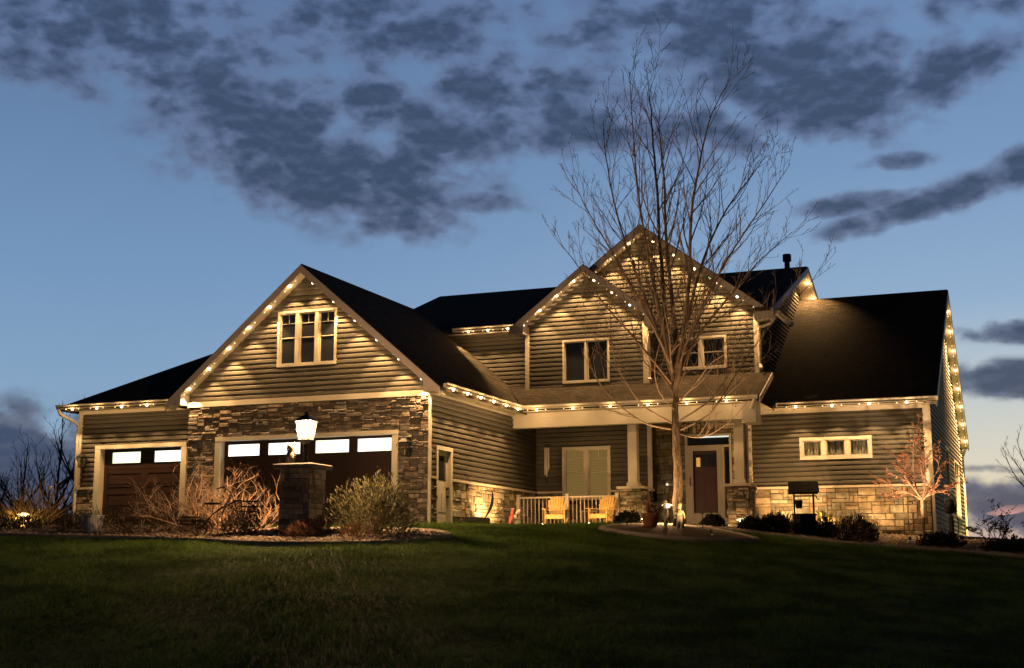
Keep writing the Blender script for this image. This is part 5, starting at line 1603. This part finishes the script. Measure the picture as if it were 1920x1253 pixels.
# ------------------------------------------------------------------ trees
def tree_from_limbs(name, label, cat, loc, limbs, seed, mt_t, mt_b, twig_r=.0042, dens=1.0, lev_max=3, buds=True, up=.35, leafmt=None, leaf_n=2, side_len=.42):
    """limbs: (points, start radius, end radius); side shoots sweep upwards, three orders"""
    r_ = random.Random(seed)
    root = thing(name, label, cat, loc)
    tb_, bb, lf = MB(), MB(), MB()
    def bud(p, d):
        s_ = r_.uniform(.008, .015)
        d = Vector(d).normalized(); a = d.orthogonal().normalized() * s_ * .5; c_ = d.cross(a)
        p = Vector(p); t_, m_ = p + d * s_ * 2.2, p + d * s_ * .9
        ring = [m_ + a, m_ + c_, m_ - a, m_ - c_]
        for i in range(4): lf.face([ring[i], ring[(i + 1) % 4], t_]); lf.face([ring[(i + 1) % 4], ring[i], p])
    def shoot(p, d, ln, rr, lev):
        k = max(3, int(ln / .14)); k = min(k, 9)
        pts, rads = [Vector(p)], [rr]
        dd = Vector(d).normalized()
        cur = Vector((r_.uniform(-.06, .06), r_.uniform(-.06, .06), 0))
        for i in range(k):
            dd = (dd + cur + Vector((r_.uniform(-.10, .10), r_.uniform(-.10, .10), up * .22 + r_.uniform(-.05, .05)))).normalized()
            pts.append(pts[-1] + dd * ln / k); rads.append(max(twig_r * .75, rr * (1 - .8 * (i + 1) / k)))
        bb.tube(pts, rads, 4 if rr > .008 else 3, cap=False)
        if buds and lev >= 2: bud(pts[-1], dd)
        if leafmt:
            for i in range(1, k + 1):
                for _ in range(leaf_n):
                    leaf_quad(lf, pts[i], (r_.uniform(-1, 1), r_.uniform(-1, 1), r_.uniform(-.8, .6)), r_.uniform(.03, .065), .028, tint_of())
        if lev < lev_max:
            n = max(2, int(ln * (4.2 if lev == 1 else 5.0) * dens))
            for j in range(n):
                t = .18 + .8 * (j + r_.random()) / n
                f_ = t * k; i = min(k - 1, int(f_)); q = pts[i].lerp(pts[i + 1], f_ - i)
                ax = (pts[i + 1] - pts[i]).normalized()
                az_ = r_.uniform(0, 6.28); o1 = ax.orthogonal().normalized(); o2 = ax.cross(o1)
                sd = (ax * r_.uniform(.75, 1.1) + (o1 * math.cos(az_) + o2 * math.sin(az_)) * r_.uniform(.5, .85) + Vector((0, 0, up * .5))).normalized()
                shoot(q, sd, ln * r_.uniform(.26, .5) * (1.1 - .45 * t), max(twig_r, rads[i] * .6), lev + 1)
                if buds and r_.random() < .5: bud(q, sd)
    first = True
    for li, (pts, r0, r1, n_side) in enumerate(limbs):
        t_lo = .40 if (li == 0 and n_side > 8) else .16
        P = [Vector(p) for p in pts]
        # smooth the polyline
        Q = []
        for i in range(len(P) - 1):
            a = P[max(i - 1, 0)]; b_, c_ = P[i], P[i + 1]; d_ = P[min(i + 2, len(P) - 1)]
            for k in range(4):
                t = k / 4
                Q.append(.5 * ((2 * b_) + (c_ - a) * t + (2 * a - 5 * b_ + 4 * c_ - d_) * t * t + (3 * b_ - a - 3 * c_ + d_) * t ** 3))
        Q.append(P[-1])
        n = len(Q)
        wob = r0 * .12
        Q = [Q[0]] + [q + Vector((r_.uniform(-wob, wob), r_.uniform(-wob, wob), 0)) for q in Q[1:]]
        rads = [r0 + (r1 - r0) * (i / (n - 1)) ** .8 for i in range(n)]
        if first:
            rads[0] *= 1.35; rads[1] *= 1.12
            tb_.tube(Q, rads, 14, cap=False); first = False
        else:
            bb.tube(Q, rads, 7 if r0 > .03 else 5, cap=False)
        L = sum((Q[i + 1] - Q[i]).length for i in range(n - 1))
        for j in range(n_side):
            t = t_lo + (1 - t_lo) * (j + r_.random()) / n_side
            f_ = min(t, .995) * (n - 1); i = min(n - 2, int(f_)); q = Q[i].lerp(Q[i + 1], f_ - i)
            ax = (Q[i + 1] - Q[i]).normalized()
            az_ = r_.uniform(0, 6.28); o1 = ax.orthogonal().normalized(); o2 = ax.cross(o1)
            sd = (ax * r_.uniform(.7, 1.1) + (o1 * math.cos(az_) + o2 * math.sin(az_)) * r_.uniform(.45, .85) + Vector((0, 0, up))).normalized()
            shoot(q, sd, min(2.3, L * side_len * (1.12 - .75 * t) + .25) * r_.uniform(.6, 1.15), min(.022, max(twig_r, rads[i] * .6)), 1)
    tb_.build('trunk', mt_t, root, smooth=True)
    bb.build('crown', mt_b, root, smooth=False)
    if lf.v: lf.build('buds' if not leafmt else 'leaves', leafmt or mt_b, root)
    return root
# the maple: limb paths in the plane facing the street, with depth offsets; metres from the trunk foot
TX, TY = 12.68, 1.12
TZ = G(TX, TY)
rv, fv = Vector((.9285, .3712, 0)), Vector((-.3712, .9285, 0))
def lim(pts, r0, r1, n, dep=0.0):
    # pts: (right, up) metres; depth grows along the limb
    out = []
    for i, (a, h_) in enumerate(pts):
        out.append(rv * a + fv * dep * (i / (len(pts) - 1)) ** 1.2 + Vector((0, 0, h_)))
    return (out, r0, r1, n)
PXM = 31.4 / 2563.0
def im(px, py):
    if py < 330: py = 330 - (330 - py) * .86
    return ((px - 1272) * PXM, (992 - py) * PXM)
def iml(l): return [im(*p) for p in l]
limbs = [
    lim(iml([(1272, 1000), (1272, 940), (1274, 870), (1271, 800), (1272, 750), (1267, 700), (1258, 600), (1249, 450), (1244, 300), (1238, 180), (1232, 85)]), .105, .006, 26, .1),
    lim(iml([(1272, 745), (1276, 640), (1270, 540), (1264, 420), (1264, 300), (1258, 180), (1262, 120)]), .060, .005, 22, .9),
    lim(iml([(1273, 730), (1290, 620), (1302, 500), (1306, 400), (1322, 300), (1345, 190), (1382, 110)]), .055, .005, 24, -.9),
    lim(iml([(1268, 700), (1242, 580), (1222, 470), (1205, 350), (1196, 210), (1190, 90)]), .045, .005, 22, -.7),
    lim(iml([(1270, 715), (1236, 600), (1196, 480), (1168, 370), (1150, 240), (1147, 150)]), .045, .005, 22, .9),
    lim(iml([(1271, 700), (1300, 590), (1336, 470), (1385, 370), (1440, 290), (1470, 240)]), .045, .005, 24, .8),
    lim(iml([(1272, 690), (1318, 590), (1370, 490), (1430, 400), (1488, 310)]), .042, .005, 24, -1.0),
    lim(iml([(1272, 720), (1310, 640), (1372, 560), (1440, 480), (1512, 415)]), .040, .005, 22, .5),
    lim(iml([(1268, 690), (1225, 600), (1170, 500), (1110, 400), (1076, 330)]), .038, .005, 22, -.8),
    lim(iml([(1266, 720), (1205, 640), (1140, 560), (1090, 480), (1056, 430)]), .034, .005, 18, .7),
    lim(iml([(1262, 806), (1213, 796), (1165, 764), (1124, 722), (1104, 668), (1098, 600), (1090, 550)]), .030, .004, 14, -1.1),
    lim(iml([(1264, 795), (1210, 762), (1178, 719), (1156, 677), (1149, 620), (1146, 560), (1130, 500)]), .030, .004, 14, -.6),
    lim(iml([(1268, 738), (1246, 700), (1220, 677), (1207, 639), (1196, 590), (1180, 540)]), .028, .004, 12, 1.1),
    lim(iml([(1280, 808), (1331, 782), (1350, 758), (1379, 713), (1421, 650), (1470, 590), (1520, 540), (1562, 475)]), .032, .004, 18, -.9),
    lim(iml([(1280, 790), (1338, 751), (1367, 716), (1400, 660), (1440, 610), (1490, 560)]), .028, .004, 14, .6),
    lim(iml([(1278, 815), (1310, 824), (1345, 812), (1385, 775), (1412, 730)]), .022, .004, 10, -1.4),
    lim(iml([(1270, 770), (1240, 740), (1228, 700), (1236, 650), (1240, 610)]), .022, .004, 8, -1.5),
    lim(iml([(1274, 760), (1310, 720), (1332, 690), (1362, 670), (1400, 620)]), .024, .004, 10, -1.6),
]
tree_from_limbs('bare_tree', 'tall bare maple with budding twigs lit from below before the front door', 'tree', (TX, TY, TZ), [(p_, a * (1.25 if i_ < 3 else 1.08 if i_ < 10 else .85), b_ * 1.1, max(6, int(n_ * .9))) for i_, (p_, a, b_, n_) in enumerate(limbs)], 5, 'bark', 'twig', .0056, .66, 3, True, .28, side_len=.33)
# small russet tree
rt = [([(0, 0, -.05), (.0, .0, .5), (-.01, 0, .95), (.01, 0, 1.02)], .045, .036, 0),
      ([(0, 0, .95), (-.12, 0, 1.25), (-.18, .1, 1.7), (-.16, .1, 2.3), (-.1, .1, 2.75)], .028, .006, 10), ([(0, 0, 1.0), (.08, .1, 1.4), (.05, .1, 1.9), (.0, .05, 2.5)], .026, .006, 10),
      ([(0, 0, .98), (.2, -.1, 1.15), (.5, -.2, 1.25), (.85, -.3, 1.42)], .022, .005, 9), ([(0, 0, .97), (-.25, .0, 1.15), (-.6, .0, 1.25), (-.95, .0, 1.5)], .022, .005, 9),
      ([(0, 0, 1.0), (.18, .2, 1.4), (.38, .3, 1.75), (.45, .3, 2.1)], .02, .005, 8), ([(0, 0, 1.0), (-.22, -.2, 1.35), (-.45, -.3, 1.7), (-.5, -.3, 2.05)], .02, .005, 8)]
tree_from_limbs('russet_tree', 'small tree with sparse russet leaves lit orange at the right house corner', 'tree', at(17.6, 6.1, .02), rt, 9, 'twig_red', 'twig_red', .0062, 1.25, 2, False, .15, 'leaf_red', 5, .34)
# background trees
def bg_tree(label, loc, h, spread, seed, n=9, trunk=.12):
    r_ = random.Random(seed)
    L = [([(0, 0, -.3), (r_.uniform(-.1, .1), 0, h * .2), (r_.uniform(-.2, .2), 0, h * .5), (r_.uniform(-.3, .3), .1, h)], trunk, .01, 14)]
    for i in range(n):
        a = r_.uniform(0, 6.28); z0_ = h * r_.uniform(.12, .5); e = r_.uniform(.5, 1.0)
        q = Vector((math.cos(a), math.sin(a), 0)) * spread * e
        L.append(([(0, 0, z0_), tuple(q * .4 + Vector((0, 0, z0_ + h * .12))), tuple(q * .8 + Vector((0, 0, z0_ + h * .3))), tuple(q + Vector((0, 0, z0_ + h * r_.uniform(.4, .55))))], trunk * .45, .008, 8))
    return tree_from_limbs('distant_tree', label, 'tree', loc, L, seed, 'twig_dark', 'twig_dark', .010, .5, 2, False, .2, None, 0, .34)
def far(px, dist):
    # direction by bearing in degrees from the camera axis
    a = R(px)
    d = rv * math.sin(a) + fv * math.cos(a)
    return CAM.x + d.x * dist, CAM.y + d.y * dist
for i, (bear, dist, h, sp, lb) in enumerate(((-20.9, 58, 3.6, 1.6, 'thin dark bare tree at the left edge of the picture'), (-19.6, 62, 4.6, 2.2, 'dark bare tree left of the house, second from the edge'),
                                              (-18.3, 56, 5.2, 2.4, 'tallest dark bare tree beside the left house corner'), (-17.5, 60, 5.6, 2.2, 'dark bare tree half hidden by the left house corner'),
                                              (21.5, 74, 7.0, 2.6, 'bare branching tree at the right edge before the afterglow'))):
    x, y = far(bear, dist)
    bg_tree(lb, (x, y, G(x, y) - .1), h, sp, 80 + i, trunk=.13)
# low dark growth behind on the left
for i, (bear, dist, r_, h_, lb) in enumerate(((-20.6, 45, 1.5, .9, 'low dark hedge mass at the left edge behind the path light'), (-19.0, 48, 1.7, 1.0, 'low dark hedge mass behind the left bed'), (-17.6, 50, 1.6, .9, 'low dark hedge mass beside the left house corner'))):
    x, y = far(bear, dist)
    leaf_mound('dark_hedge', lb, 'hedge', (x, y, G(x, y)), r_, h_, 2600, 'leaf_dark', 95 + i, .16, .07)
sl_ = thing('solar_light', 'small pale light on a thin stake at the left edge', 'stake light', at(-2.6, -1.9))
c = MB(); c.tube([(0, 0, 0), (0, 0, .98)], .010, 6); c.build('stake', 'black', sl_)
c = MB(); c.lathe([(.02, .98), (.06, 1.0), (.065, 1.04), (.02, 1.07), (0, 1.075)], 12); c.build('head', 'white', sl_)
